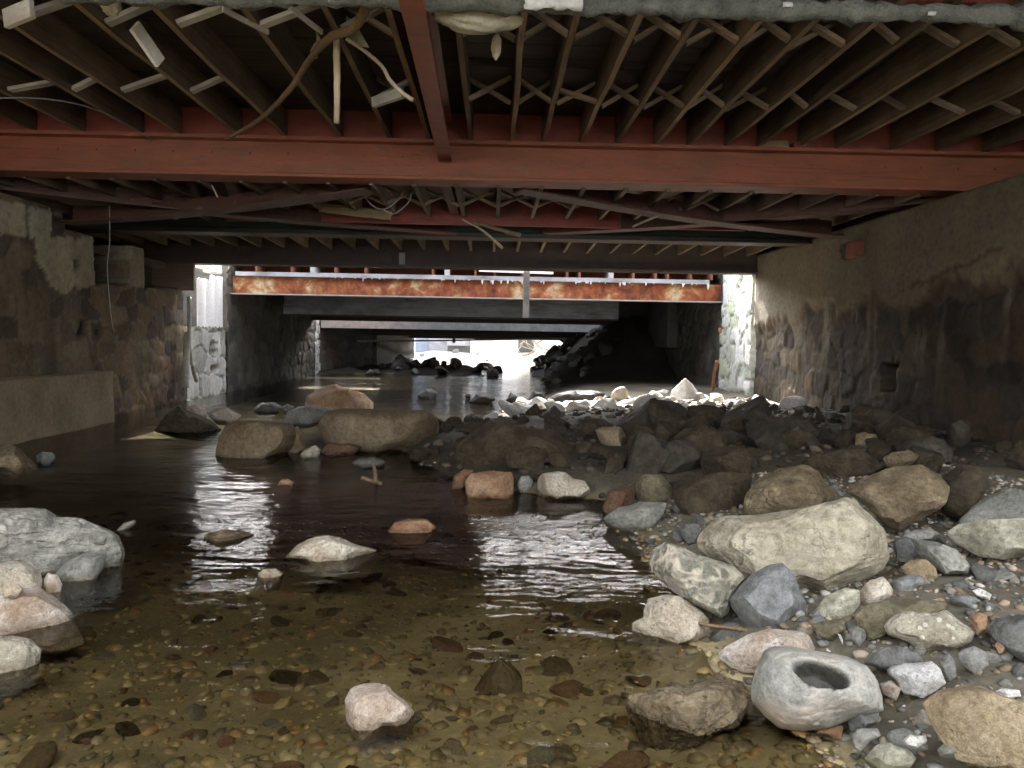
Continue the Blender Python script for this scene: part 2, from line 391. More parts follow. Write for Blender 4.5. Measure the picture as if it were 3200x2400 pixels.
def wpoly(pts, n=6):
    """resample a polyline smoothly (Catmull-Rom)"""
    P = [np.array(p, float) for p in pts]; P = [2 * P[0] - P[1]] + P + [2 * P[-1] - P[-2]]; r = []
    for i in range(1, len(P) - 2):
        for k in range(n):
            t = k / n; a, b, c, d = P[i - 1:i + 3]
            r.append(.5 * (2 * b + (c - a) * t + (2 * a - 5 * b + 4 * c - d) * t * t + (3 * b - a - 3 * c + d) * t ** 3))
    r.append(P[-2]); return r
# ================================================================ setting
SH_Y = [-30, -5, 2.1, 2.9, 4.2, 5.7, 6.15, 7, 8, 9.5, 10.5, 12, 14, 18, 22, 26, 29.5, 40]
SH_X = [.6, .6, 1.0, .88, .92, .85, -.1, -.5, -1.0, -.9, -.1, .2, .6, 1.5, 1.9, 1.6, 1.5, 2.5]
XL, XR = -5.4, 4.72
def ground(x, y):
    x = np.asarray(x, float); y = np.asarray(y, float)
    p = np.stack([x, y, np.zeros_like(x)], 1)
    xs = np.interp(y, SH_Y, SH_X) + .12 * vnoise(p * 1.7, 3)
    d = x - xs
    cap = np.interp(y, [0, 5, 6.5, 10, 13, 16, 40], [.3, .34, .3, .26, .2, .2, .2])
    bank = cap * (1 - np.exp(-np.maximum(d, 0) / 1.1)) + .02
    bed = -np.interp(y, [0, 2.2, 3.2, 5, 9, 40], [.1, .11, .17, .27, .3, .22]) * sstep(0, .6, -d)
    g = np.where(d > 0, bank * sstep(0, .25, d), bed)
    g = g + .022 * fbm(p * 3.2, 5, 4) + .05 * fbm(p * .8, 9, 3) * (np.abs(d) > .3)
    # gravel apron by the far-left wall foot
    g = g + .22 * sstep(-4.1, -5.3, x) * sstep(2.0, 3.5, y) * sstep(6.6, 5.2, y)
    # heap of rubble on the right under the far decks
    k = sstep(19, 23, y) * sstep(31, 29, y)
    g = g + k * np.clip((x - 1.5) * .78, 0, 1.6) * (1 + .18 * fbm(p * 2.5, 21, 3))
    k3 = sstep(22.5, 24.5, y) * sstep(30.2, 29, y) * sstep(.3, -1.0, x)
    g = g + k3 * (.38 + .12 * fbm(p * 2.2, 27, 3))
    # open yard beyond the last deck and street level beside the channel
    k2 = sstep(30.2, 33, y)
    g = np.where(y > 30, g * (1 - k2) + k2 * (.12 + .2 * (y - 31.5).clip(0, 6.4)) + .1 * k2 * fbm(p * 1.2, 31, 3), g)
    side = sstep(7.6, 8.6, np.abs(x)) * (1 - sstep(30, 34, y) * .0)
    g = np.where(side > 0, g * (1 - side) + 2.66 * side, g)
    far = sstep(44, 60, y); g = g * (1 - far) + 3.0 * far
    near = sstep(-12, -30, y); g = g * (1 - near) + 2.6 * near
    return g
def gz(x, y): return float(ground(np.array([x]), np.array([y]))[0])
def axis(parts):
    r = []
    for a, b, s in parts: r += list(np.arange(a, b - 1e-6, s))
    return np.array(r + [parts[-1][1]])
gx = axis([(-140, -20, 12), (-20, -9, 2), (-9, -6, .4), (-6, 6, .075), (6, 9, .4), (9, 20, 2), (20, 140, 12)])
gy = axis([(-140, -20, 12), (-20, -2, 1), (-2, 1.6, .3), (1.6, 9, .06), (9, 18, .12), (18, 34, .22), (34, 60, 1), (60, 180, 12)])
GX, GY = np.meshgrid(gx, gy); fx, fy = GX.ravel(), GY.ravel(); fz = ground(fx, fy)
nx, ny = len(gx), len(gy)
idx = np.arange(nx * ny).reshape(ny, nx)
gf = np.stack([idx[:-1, :-1], idx[:-1, 1:], idx[1:, 1:], idx[1:, :-1]], -1).reshape(-1, 4)
pp = np.stack([fx, fy, fz * 0], 1)
m1 = fbm(pp * 5, 41, 4)[:, None]; m2 = sstep(-.3, .4, fbm(pp * 1.1, 43, 3))[:, None]
under = (fz < .01)[:, None]
silt = np.array((.6, .54, .36)) * (1 - m2) + np.array((.32, .285, .18)) * m2
bankc = np.array((.135, .12, .09)) * (1 - m2) + np.array((.2, .18, .14)) * m2
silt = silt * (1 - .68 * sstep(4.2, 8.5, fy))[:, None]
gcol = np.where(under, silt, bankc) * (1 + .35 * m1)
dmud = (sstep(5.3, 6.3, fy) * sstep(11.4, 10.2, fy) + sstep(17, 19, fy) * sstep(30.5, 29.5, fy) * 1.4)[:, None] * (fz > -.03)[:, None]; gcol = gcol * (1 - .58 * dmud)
yard = sstep(30, 32, fy)[:, None]; gcol = gcol * (1 - yard) + np.array((.55, .53, .5)) * yard
gcol = np.clip(gcol, .02, .8)
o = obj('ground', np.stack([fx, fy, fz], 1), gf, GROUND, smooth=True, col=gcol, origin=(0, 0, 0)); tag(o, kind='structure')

# water: a real sheet of rippled water, clear enough to show the bed
m, nt, b = mat('stream_water')
nt.nodes.remove(b); out = nt.nodes['Material Output']
g = nt.nodes.new('ShaderNodeNewGeometry')
def wnoise(sx, sy, sc, det=3, dist=.6):
    mp = nt.nodes.new('ShaderNodeMapping'); mp.inputs['Scale'].default_value = (sx, sy, 1); lnk(nt, g.outputs['Position'], mp.inputs['Vector'])
    return noise(nt, mp.outputs[0], sc, det, .55, dist)
h1 = wnoise(.7, 1.3, 3.0, 2); h2 = wnoise(.55, 1.5, 8.0, 3); h3 = wnoise(.7, 1.6, 26.0, 3)
av = nt.nodes.new('ShaderNodeVertexColor'); av.layer_name = 'Col'
riff = mth(nt, 'MULTIPLY', av.outputs['Color'], ramp(nt, wnoise(.8, 1.4, 1.6, 3, .5), [(.36, (.35,) * 3), (.6, (1,) * 3)]))
hh = mth(nt, 'ADD', mth(nt, 'MULTIPLY', h1, .3), mth(nt, 'MULTIPLY', mth(nt, 'ADD', mth(nt, 'MULTIPLY', h2, .95), mth(nt, 'MULTIPLY', h3, .2)), riff))
bn = bump(nt, None, hh, .7, .05)
fr = nt.nodes.new('ShaderNodeFresnel'); fr.inputs['IOR'].default_value = 1.33; lnk(nt, bn, fr.inputs['Normal'])
gl = nt.nodes.new('ShaderNodeBsdfGlossy'); gl.inputs['Roughness'].default_value = .07; lnk(nt, bn, gl.inputs['Normal'])
tr = nt.nodes.new('ShaderNodeBsdfTransparent'); tr.inputs['Color'].default_value = (.95, .91, .78, 1)
ms = nt.nodes.new('ShaderNodeMixShader'); lnk(nt, fr.outputs[0], ms.inputs[0]); lnk(nt, tr.outputs[0], ms.inputs[1]); lnk(nt, gl.outputs[0], ms.inputs[2])
lnk(nt, ms.outputs[0], out.inputs['Surface'])
wx = np.linspace(-6.2, 4.6, 109); wy = np.linspace(-10, 31.5, 320); WX, WY = np.meshgrid(wx, wy)
wi = np.arange(109 * 320).reshape(320, 109)
wf = np.stack([wi[:-1, :-1], wi[:-1, 1:], wi[1:, 1:], wi[1:, :-1]], -1).reshape(-1, 4)
wp = np.stack([WX.ravel(), WY.ravel(), 0 * WX.ravel()], 1); wp[:, 2] = .006 * fbm(wp * 1.8, 77, 2)
def gs(x, y, rx, ry): return np.exp(-((wp[:, 0] - x) / rx) ** 2 - ((wp[:, 1] - y) / ry) ** 2)
rf = .12 + .42 * gs(.3, 5.0, .8, .36) + .2 * gs(-2.9, 7.0, .45, 1.4) + .1 * gs(-1.2, 5.2, 1.2, .8) + .08 * gs(-.2, 2.4, 1.2, .7) + .12 * gs(-1.6, 3.4, .35, .3) + .3 * sstep(9, 12, wp[:, 1])
rf = np.clip(rf * (1 + .5 * fbm(wp * 1.5, 88, 3)), .03, 1)
tag(obj('water', wp, wf, m, smooth=True, origin=(0, 0, 0), col=np.repeat(rf[:, None], 3, 1)), kind='structure')

# ---------------------------------------------------------------- masonry walls (real relief, one mesh)
def pin(poly, a, b):
    """points (a, b) inside polygon"""
    r = np.zeros(len(a), bool); n = len(poly)
    for i in range(n):
        x1, y1 = poly[i]; x2, y2 = poly[(i + 1) % n]
        c = ((y1 > b) != (y2 > b)) & (a < (x2 - x1) * (b - y1) / (y2 - y1 + 1e-12) + x1)
        r ^= c
    return r
def stones(a, b, cw, ch, seed):
    """irregular coursed stones: distance to joint and stone id for every point"""
    rs = np.random.RandomState(seed)
    p = np.stack([a * .9, b * .9, a * 0], 1)
    a = a + .09 * vnoise(p * 3.1, seed); b = b + .07 * vnoise(p * 2.7, seed + 1)
    A0, A1, B0, B1 = a.min(), a.max(), b.min(), b.max()
    na, nb = int((A1 - A0) / cw) + 2, int((B1 - B0) / ch) + 2
    f1 = np.full(len(a), 9.0); f2 = f1.copy(); sid = np.zeros(len(a), int); k = 0
    for j in range(nb):
        rowh = ch
        for i in range(na):
            ca = A0 + (i + (.5 if j % 2 else 0) + rs.uniform(-.3, .3)) * cw; cb = B0 + (j + rs.uniform(-.22, .22)) * rowh
            w = rs.uniform(.75, 1.3); hgt = rs.uniform(.8, 1.2)
            s = (np.abs(a - ca) < 2.2 * cw) & (np.abs(b - cb) < 2.2 * ch)
            da = np.abs(a[s] - ca) / (cw * w); db = np.abs(b[s] - cb) / (ch * hgt)
            d = (da ** 2.6 + db ** 2.6) ** (1 / 2.6)
            q1, q2 = f1[s], f2[s]; cl = d < q1
            q2 = np.where(cl, q1, np.minimum(q2, d)); ii = sid[s]; ii[cl] = k
            f1[s] = np.minimum(q1, d); f2[s] = q2; sid[s] = ii; k += 1
    return f2 - f1, sid, k
def wall_grid(u, z):
    U, Z = np.meshgrid(u, z); n, k = len(z), len(u); i = np.arange(n * k).reshape(n, k)
    return U.ravel(), Z.ravel(), np.stack([i[:-1, :-1], i[:-1, 1:], i[1:, 1:], i[1:, :-1]], -1).reshape(-1, 4)
PAL = np.array([(.15, .112, .072), (.1, .078, .055), (.2, .152, .1), (.13, .108, .088), (.18, .122, .078), (.085, .07, .06), (.22, .177, .122)])

def close_box(v, f, U, Z, back, nu, nz, ax, x0):
    """give the relief sheet a back and sides so the wall is a solid"""
    n = len(v); i = np.arange(n).reshape(nz, nu)
    bv = v.copy(); bv[:, 0] = back
    rim = list(i[0, :]) + list(i[1:, -1]) + list(i[-1, -2::-1]) + list(i[-2:0:-1, 0])
    nv = np.concatenate([v, bv[rim]]); m = len(rim)
    ff = [list(q) for q in f] + [[int(rim[k]), int(rim[(k + 1) % m]), n + (k + 1) % m, n + k] for k in range(m)] + [[n + k for k in range(m)][::-1]]
    return nv, ff

def left_wall():
    u = np.arange(2.6, 13.62, .035); z = np.arange(-.5, 2.70, .035)
    U, Z, f = wall_grid(u, z)
    top = np.where(U < 9.9, 2.69, 2.46)
    e, sid, k = stones(U, Z, .4, .25, 5)
    rs = np.random.RandomState(3); tilt = rs.uniform(-1, 1, (k, 2)); base = rs.uniform(-.03, .03, k)
    joint = sstep(.03, .11, e)
    p = np.stack([U, Z, U * 0], 1)
    d = joint * (.02 + .4 * base[sid]) + .018 * fbm(p * 7, 9, 4)
    col = PAL[rs.randint(0, len(PAL), k)][sid] * joint[:, None] + np.array((.2, .165, .115)) * (1 - joint[:, None])
    mort = .8 * sstep(-.05, .3, fbm(p * 1.3, 15, 4))          # smeared mortar
    d = d * (1 - .55 * mort); col = col * (1 - .45 * mort[:, None]) + np.array((.2, .175, .125)) * .45 * mort[:, None]
    def wz(c, pts): return [tuple(atX(a, b, XL)[1:]) for a, b in px(c, pts)]
    def patch(poly, colr, rel):
        jit = .035 * fbm(p * 6, 33, 3)
        s = pin(poly, U + jit, Z + jit); d[s] = rel + .006 * fbm(p[s] * 5, 4, 3); col[s] = colr
    patch(wz('7', [(205, 385), (440, 385), (470, 520), (455, 700), (400, 740), (300, 690), (260, 590), (225, 520)]), (.42, .4, .28), .035)
    patch(wz('7', [(440, 385), (580, 390), (583, 690), (470, 720), (440, 560)]), (.36, .33, .24), .032)
    patch(wz('7', [(-40, 150), (145, 165), (158, 380), (-40, 360)]), (.42, .4, .29), .04)
    patch(wz('7', [(165, 185), (310, 215), (310, 385), (170, 390)]), (.44, .42, .33), .042)
    patch(wz('7', [(805, 385), (890, 385), (895, 700), (805, 690)]), (.27, .25, .18), .035)
    for q in ([(585, 380), (803, 380), (803, 680), (590, 675)], [(897, 380), (1175, 380), (1160, 700), (900, 700)]):
        s = pin(wz('7', q), U, Z); d[s] = -.5; col[s] = (.06, .05, .04)
    # small dark holes where stones have dropped out
    for q in ([(455, 520), (495, 520), (490, 585), (450, 585)], [(500, 900), (560, 900), (560, 1000), (480, 1010)], [(595, 960), (650, 960), (640, 1010), (590, 1000)]):
        s = pin(wz('7', q), U, Z); d[s] = -.08; col[s] = (.06, .055, .045)
    stain = sstep(.0, .5, fbm(np.stack([U * 2.5, Z * .5, U * 0], 1), 61, 4))[:, None] * sstep(2.2, .6, Z)[:, None]
    col = col * (1 - .5 * stain)
    Zc_ = np.minimum(Z, top)
    v = np.stack([XL + d, U, Zc_], 1)
    nu, nz = len(u), len(z)
    v, ff = close_box(v, f, U, Z, XL - 1.0, nu, nz, 0, XL)
    c2 = np.concatenate([col, np.full((len(v) - len(col), 3), .1)])
    o = obj('stone_wall', v, ff, MASON, smooth=True, col=c2, origin=(XL, 8, -.5))
    tag(o, 'rubble stone wall with peeling plaster patches and dark beam pockets, above the concrete ledge', 'wall')
left_wall()

def right_wall():
    u = np.arange(2.6, 13.75, .035); z = np.arange(-.4, 2.72, .035)
    U, Z, f = wall_grid(u, z)
    e, sid, k = stones(U, Z, .4, .28, 8)
    rs = np.random.RandomState(13); base = rs.uniform(-.03, .03, k)
    joint = sstep(.03, .11, e); p = np.stack([U, Z, U * 0], 1)
    d = joint * (.02 + .4 * base[sid]) + .02 * fbm(p * 7, 19, 4)
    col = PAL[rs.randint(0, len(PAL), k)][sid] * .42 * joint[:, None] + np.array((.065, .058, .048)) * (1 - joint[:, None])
    edge = 1.75 - .055 * (U - 8) + .35 * fbm(np.stack([U * 2.2, Z * .35, U * 0], 1), 71, 4) + .2 * fbm(p * 4, 3, 3)
    k2 = sstep(-.1, .13, Z - edge)
    # grey-green render over the upper wall, dripping down between the stones
    d = d * (1 - k2) + k2 * (.075 + .012 * fbm(p * 2.2, 73, 4))
    rc = np.array((.175, .147, .102)) * (1 + .25 * fbm(p * .9, 75, 3))[:, None]
    warm = sstep(8.6, 7.2, U)[:, None] * sstep(2.3, 1.8, Z)[:, None]
    rc = rc * (1 - warm) + np.array((.23, .185, .12)) * warm
    col = col * (1 - k2[:, None]) + rc * k2[:, None]
    drip = sstep(.12, .42, fbm(np.stack([U * 5, Z * .8, U * 0], 1), 79, 4)) * sstep(.4, 1.5, Z) * (1 - k2)
    col = col * (1 - .6 * drip[:, None]) + np.array((.2, .18, .14)) * .6 * drip[:, None]
    # the diagonal crack in the render
    c0 = atX(*px('6', [(1500, 610)])[0], XR); c1 = atX(*px('6', [(2000, 400)])[0], XR)
    tt = (U - c0[1]) / (c1[1] - c0[1]); line = c0[2] + tt * (c1[2] - c0[2]) + .03 * vnoise(p * 9, 5)
    cr = (np.abs(Z - line) < .022) & (tt > -.05) & (tt < 1.2); d[cr] -= .02; col[cr] *= .6
    # square niche and red brick socket
    q = [tuple(atX(a, b_, XR)[1:]) for a, b_ in px('6', [(1330, 1080), (1430, 1080), (1420, 1255), (1330, 1240)])]
    s = pin(q, U, Z); d[s] = -.35; col[s] = (.04, .038, .035)
    q = [tuple(atX(a, b_, XR)[1:]) for a, b_ in px('6', [(1100, 320), (1150, 320), (1150, 415), (1100, 410)])]
    s = pin(q, U, Z); d[s] = -.15; col[s] = (.05, .03, .03)
    v = np.stack([XR - d, U, Z], 1)
    v, ff = close_box(v, f[:, ::-1], U, Z, XR + 1.0, len(u), len(z), 0, XR)
    c2 = np.concatenate([col, np.full((len(v) - len(col), 3), .1)])
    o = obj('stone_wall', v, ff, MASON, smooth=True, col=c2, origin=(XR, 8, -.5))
    tag(o, 'dark stone wall with grey-green render dripping over its upper half and a square niche', 'wall')
    a = atX(*px('6', [(1190, 365)])[0], XR - .03)
    mb = MB(); mb.box(XR - .17, XR - .03, a[1] - .16, a[1] + .15, a[2] - .1, a[2] + .1)
    o2 = mb.build('brick', PINKC, bevel=.015); tag(o2, 'red brick sticking out of the rendered wall top below the steel brace', 'brick')
right_wall()

def block_wall(name, x, sgn, y0, y1, z0, z1, label, seed, cw, ch, pal, depth=.05, joint_c=(.1, .1, .09), thick=.9, x2=None, step=.05, jw=.16, holes=()):
    u = np.arange(y0, y1 + 1e-6, step); z = np.arange(z0, z1 + 1e-6, step); U, Z, f = wall_grid(u, z)
    e, sid, k = stones(U, Z, cw, ch, seed); rs = np.random.RandomState(seed); pal = np.array(pal)
    joint = sstep(.03, jw, e); p = np.stack([U, Z, U * 0], 1)
    d = joint * (depth + rs.uniform(-.5, .5, k)[sid] * depth) + .015 * fbm(p * 6, seed, 4)
    col = pal[rs.randint(0, len(pal), k)][sid] * joint[:, None] + np.array(joint_c) * (1 - joint[:, None])
    col = col * (1 + .2 * fbm(p * 3, seed + 5, 3))[:, None]
    for hc, ru, rz in holes:
        hm = ((U - hc[1]) / ru) ** 2 + ((Z - hc[2]) / rz) ** 2 + .5 * vnoise(p * 9, 3) < 1; d[hm] = -.25; col[hm] *= .35
    X = x if x2 is None else x + (x2 - x) * (U - y0) / (y1 - y0)
    v = np.stack([X + sgn * d, U, Z], 1)
    v, ff = close_box(v, f if sgn > 0 else f[:, ::-1], U, Z, 0, len(u), len(z), 0, x)
    n = len(col); base = np.asarray(X) * np.ones(n)
    v[n:, 0] = (x if x2 is None else max(x, x2) if sgn < 0 else min(x, x2)) - sgn * thick
    c2 = np.concatenate([np.clip(col, .01, .85), np.full((len(v) - n, 3), .12)])
    o = obj(name, v, ff, MASON, smooth=True, col=c2, origin=(x, (y0 + y1) / 2, z0))
    return tag(o, label, 'wall' if 'wall' in name else 'pier')
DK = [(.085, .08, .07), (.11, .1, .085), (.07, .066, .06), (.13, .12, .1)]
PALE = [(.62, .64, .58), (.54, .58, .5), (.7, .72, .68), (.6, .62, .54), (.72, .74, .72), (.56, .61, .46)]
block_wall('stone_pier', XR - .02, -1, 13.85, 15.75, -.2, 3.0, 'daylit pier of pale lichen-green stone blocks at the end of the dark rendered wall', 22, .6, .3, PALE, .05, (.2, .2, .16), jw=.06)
block_wall('stone_pier', XL + .02, 1, 13.66, 15.6, -.2, 1.32, 'daylit broken masonry footing with round stones and holes below the white corrugated sheet', 25, .6, .4, [(.52, .52, .48), (.6, .6, .56), (.42, .42, .38), (.65, .65, .6)], .05, (.3, .3, .26), jw=.07, step=.03, holes=[(atX(*px('7', [(1322, 1090)])[0], XL), .2, .17), (atX(*px('7', [(1325, 1210)])[0], XL), .2, .06)])
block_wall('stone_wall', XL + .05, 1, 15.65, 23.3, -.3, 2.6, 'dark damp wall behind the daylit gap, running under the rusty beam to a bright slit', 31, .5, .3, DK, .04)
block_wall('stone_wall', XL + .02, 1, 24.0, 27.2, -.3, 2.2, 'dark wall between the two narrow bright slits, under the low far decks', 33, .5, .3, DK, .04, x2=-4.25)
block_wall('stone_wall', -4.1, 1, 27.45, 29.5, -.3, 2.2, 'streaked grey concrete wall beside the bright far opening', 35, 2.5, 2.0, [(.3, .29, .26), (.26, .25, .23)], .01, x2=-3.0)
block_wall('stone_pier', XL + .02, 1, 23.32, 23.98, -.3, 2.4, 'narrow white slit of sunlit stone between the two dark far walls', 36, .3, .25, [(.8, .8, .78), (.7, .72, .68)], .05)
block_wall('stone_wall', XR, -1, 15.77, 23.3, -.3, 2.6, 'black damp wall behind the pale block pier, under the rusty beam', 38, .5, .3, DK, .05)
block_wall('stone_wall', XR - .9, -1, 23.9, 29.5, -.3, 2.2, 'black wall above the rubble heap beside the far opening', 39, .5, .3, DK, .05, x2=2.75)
# bulges in the black far wall
mb = MB(); a = atX(*px('5', [(1370, 520)])[0], XR - .1)
mb.box(XR - .3, XR - .02, a[1] - 1.1, a[1] + 1.4, 1.0, 2.35)
tag(mb.build('concrete_pier', DARKCONC, bevel=.05), 'dim rendered pier on the black wall left of the pale block pier', 'pier')

tag(MB().box(-6.5, -5.22, 13.66, 13.72, 1.92, 2.384).build('gap_cover', BOARD), 'added dark board hiding the bright gap at the wall end left of the white corrugated sheet', 'board')  # board added to hide daylight showing past the wall end
BOUNCEW = plain('bounce_block_grey', (.13, .135, .14), (.2, .205, .21), 1.5)
bb = thing('bounce_block', 'added unseen block behind the viewer that blocks sky and bounces sunlight', 'bounce_block', (0, -3, 1.5))
MB().box(-14, 14, -12, -2.6, 1.5, 8.5).build('wall', BOUNCEW, bb)  # added out of view to cut sky light and bounce sun under the decks
# concrete ledge along the left wall
u = np.arange(2.6, 10.36, .08); z = np.arange(-.35, .71, .06); U, Z, f = wall_grid(u, z)
p = np.stack([U, Z, U * 0], 1); v = np.stack([XL + .42 + .015 * fbm(p * 4, 3, 4), U, Z + .02 * fbm(p * 2, 5, 2)], 1)
v, ff = close_box(v, f, U, Z, XL + .11, len(u), len(z), 0, 0)
tag(obj('concrete_ledge', v, ff, CONC, smooth=False), 'long tan concrete ledge at the foot of the plaster-patched rubble wall', 'ledge')

# closures added behind the wall tops to keep light out under the deck edges
for sx, lab in ((-1, 'added dark closure blocking light from the void above the plaster-patched wall'), (1, 'added dark closure blocking light from the void above the grey-green rendered wall')):
    mb = MB(); x = 7.0 * sx
    mb.box(min(x, x + .25 * sx), max(x, x + .25 * sx), 2.6, 14.05, 2.3, 3.72)
    mb.box(min(5.6 * sx + .1 * sx, x), max(5.6 * sx + .1 * sx, x), 2.6, 14.05, 2.30, 2.40)
    tag(mb.build('void_light_block', BOARD), lab, 'blocker')
# ================================================================ decks and steel
WX0, WX1 = -6.95, 6.95
def ibeam(wf, h, tf=.03, tw=.022):
    a, b = wf / 2, tw / 2
    return [(-a, 0), (a, 0), (a, tf), (b, tf + .015), (b, h - tf - .015), (a, h - tf), (a, h), (-a, h), (-a, h - tf), (-b, h - tf - .015), (-b, tf + .015), (-a, tf)]
# --- first big red beam across the stream
Y1 = 8.42
b1 = thing('steel_beam', 'long red-painted steel beam crossing the whole view with timber joists sitting on its ledge', 'beam', (0, Y1, 2.84))
MB().box(WX0, WX1, Y1 - .012, Y1 + .012, 2.87, 3.66).build('web', REDB, b1)
mb = MB(); mb.box(WX0, WX1, Y1 - .19, Y1 + .19, 2.835, 2.872)
mb.build('flange', RED, b1, bevel=.008)
sc = MB()
sc.prof([(0, -.106), (-.06, -.106), (-.05, -.09), (-.045, .235), (-.12, .25), (-.12, .285), (-.1, .285), (0, .285)], (WX0, Y1 - .013, 2.98), (WX1, Y1 - .013, 2.98), (0, 1, 0), (0, 0, 1))
sc.build('joist_seat', RED, b1)
rv = MB()
for i in range(34):
    x = -6.6 + i * .4
    rv.tube([(x, Y1 - .075, 3.1), (x, Y1 - .056, 3.1)], .016, 8); rv.tube([(x + .2, Y1 - .15, 2.86), (x + .2, Y1 - .15, 2.885)], .016, 8)
rv.build('rivets', RED, b1)

# --- longitudinal red joist-height beam
lb = thing('steel_beam', 'red I-beam running away from the camera between the joists to the big red beam', 'beam', (-.5, 6.6, 3.04))
MB().prof(ibeam(.135, .42), (-.44, 1.3, 3.05), (-.53, Y1 - .14, 3.03)).build('beam_body', RED, lb)
MB().prof(ibeam(.11, .34), (-.55, Y1 + .2, 2.86), (-.53, 11.35, 2.82)).build('beam_tail', BROWNSTEEL, lb)

# --- timber deck of the first bay
d1 = thing('timber_deck', 'near timber deck of close-set joists with cross bridging, ahead of the big red beam', 'deck', (0, 5.9, 3.28))
JX = [-6.4, -5.9, -5.38, -4.855, -4.306, -3.747, -3.298, -2.697, -2.21, -1.647, -1.1, -.69, -.27, .15, .515, .93, 1.31, 1.71, 2.06, 2.48, 2.8, 3.25, 3.69, 4.25, 4.78, 5.25, 5.75, 6.3]
for i, x in enumerate(JX):
    dx = random.uniform(-.03, .03); dz = random.uniform(-.012, .012)
    mb = MB(); mb.bar((x, 1.25, 3.42), (x + dx, Y1 - .045, 3.405 + dz), .044, .265, wob=.008)
    jo = mb.build('joist', JOIST, d1); jo.data.materials.append(JOISTLIT)
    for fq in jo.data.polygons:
        if fq.normal.z < -.8: fq.material_index = 1  # downward faces take the painted-in lit tone
mb = MB()
yy = 1.3
while yy < Y1 - .1:
    w = random.uniform(.16, .2); e = min(yy + w, Y1 - .03); z = 3.557 + random.uniform(0, .006)
    mb.box(WX0 + .1, WX1 - .1, yy, e - .006, z, z + .03); yy = e
mb.build('deck_board', BOARD, d1).name = 'deck_boards'
MB().box(WX0, WX1, 1.22, Y1 + .01, 3.6, 3.7).build('deck_slab', DARKCONC, d1)
for row in (5.5, 7.02):
    for i in range(len(JX) - 1):
        xa, xb = JX[i] + .026, JX[i + 1] - .026
        if abs(xa) > 5.2 or xa < -.6 < xb or abs(xa + .69) < .05: continue
        y = row + random.uniform(-.05, .05); cx = (xa + xb) / 2
        pale = cx < -.75  # left bridging gets paler wood, standing in for the light falling on it
        if cx < 1.6 and not (cx > -1.5 and random.random() < .15) or cx > 0:
            lo, hi = (xa, xb) if cx < 0 else (xb, xa)
            if pale and random.random() < .12: continue
            q = 3.5 if not (random.random() < .06) else 3.4
            mb = MB(); mb.bar((lo, y, 3.3), (hi, y, q), .03, .075 if pale else .065, (0, 1, 0)); mb.build('bridging', PALEWOOD if pale else BRIDGEWOOD, d1)
        if -.9 < cx < 2.6:
            mb = MB(); mb.bar((xa if cx > 0 else xb, y + .08, 3.3), (xb if cx > 0 else xa, y + .08, 3.5), .03, .06, (0, 1, 0)); mb.build('bridging', BRIDGEWOOD, d1)

# --- second bay
Y2 = 11.5
d2 = thing('timber_deck', 'dark timber deck with small V-shaped bridging beyond the big red beam', 'deck', (0, 10, 2.97))
JX2 = [-6.4 + .46 * i for i in range(29)]
for x in JX2:
    MB().bar((x, Y1 + .06, 2.91), (x, Y2 - .03, 2.90), .045, .2).build('joist', JOIST, d2)
MB().box(WX0 + .03, WX1 - .03, Y1 + .02, Y2 - .02, 3.03, 3.07).build('deck_boards', BOARD, d2)
MB().box(WX0, WX1, Y1 + .02, Y2 + .02, 3.072, 3.36).build('deck_slab', DARKCONC, d2)
for i in range(8, 20):
    for s in (0, 1):
        xa, xb = JX2[i] + .025, JX2[i + 1] - .025
        if s: xa, xb = xb, xa
        MB().bar((xa, 9.6 + .06 * s, 2.81), (xb, 9.6 + .06 * s, 3.0), .03, .05, (0, 1, 0)).build('bridging', BRIDGEWOOD, d2)
MB().box(-3.6, 3.4, 10.55, 10.6, 2.7, 3.025).build('trimmer', REDB, d2)
b2 = thing('steel_beam', 'dark teal-painted beam behind the sagging red cross braces', 'beam', (0, Y2, 2.66))
MB().prof(ibeam(.3, .46, .035), (WX0, Y2, 2.67), (WX1, Y2, 2.67), (0, 1, 0)).build('beam_body', TEAL, b2)
MB().box(WX0, WX1, Y2 - .2, Y2 + .2, 2.635, 2.668).build('flange', GREYSTEEL if False else DARKSTEEL, b2)
MB().box(-5.2, 5.0, Y2 - .17, Y2 - .155, 2.72, 3.0).build('cover_plate', TEAL, b2)

# --- third bay
Y3 = 13.72
d3 = thing('timber_deck', 'far dark deck with a row of joist ends, just before the daylit gap', 'deck', (0, 12.7, 2.68))
for i in range(33):
    x = -6.5 + .406 * i
    MB().bar((x, Y2 + .06, 2.86), (x, Y3 - .05, 2.79), .045, .2).build('joist', JOIST, d3)
MB().box(WX0 + .03, WX1 - .03, Y2 + .03, Y3 - .0, 2.965, 3.01).build('deck_boards', BOARD, d3)
MB().box(WX0, WX1, Y2 + .03, Y3 + .2, 3.012, 3.1).build('deck_slab', DARKCONC, d3)
b3 = thing('steel_beam', 'black end beam with a pale bracket, overhanging the daylit gap', 'beam', (0, Y3 + .1, 2.4))
MB().box(WX0, WX1, Y3, Y3 + .14, 2.42, 3.0).build('beam_body', DARKSTEEL, b3)
MB().box(-6.6, 6.6, Y3 - .14, Y3 + .2, 2.385, 2.418).build('flange', DARKSTEEL, b3)
a = atY(*px('K', [(1395, 1490)])[0], Y3 - .02)
MB().box(a[0] - .05, a[0] + .05, Y3 - .05, Y3 - .004, a[2] - .1, a[2] + .1).build('bracket', LIGHTSTEEL, b3)
MB().box(a[0] - .33, a[0] - .16, Y3 - .06, Y3 - .004, a[2] - .1, a[2] + .1).build('bracket', DARKSTEEL, b3)

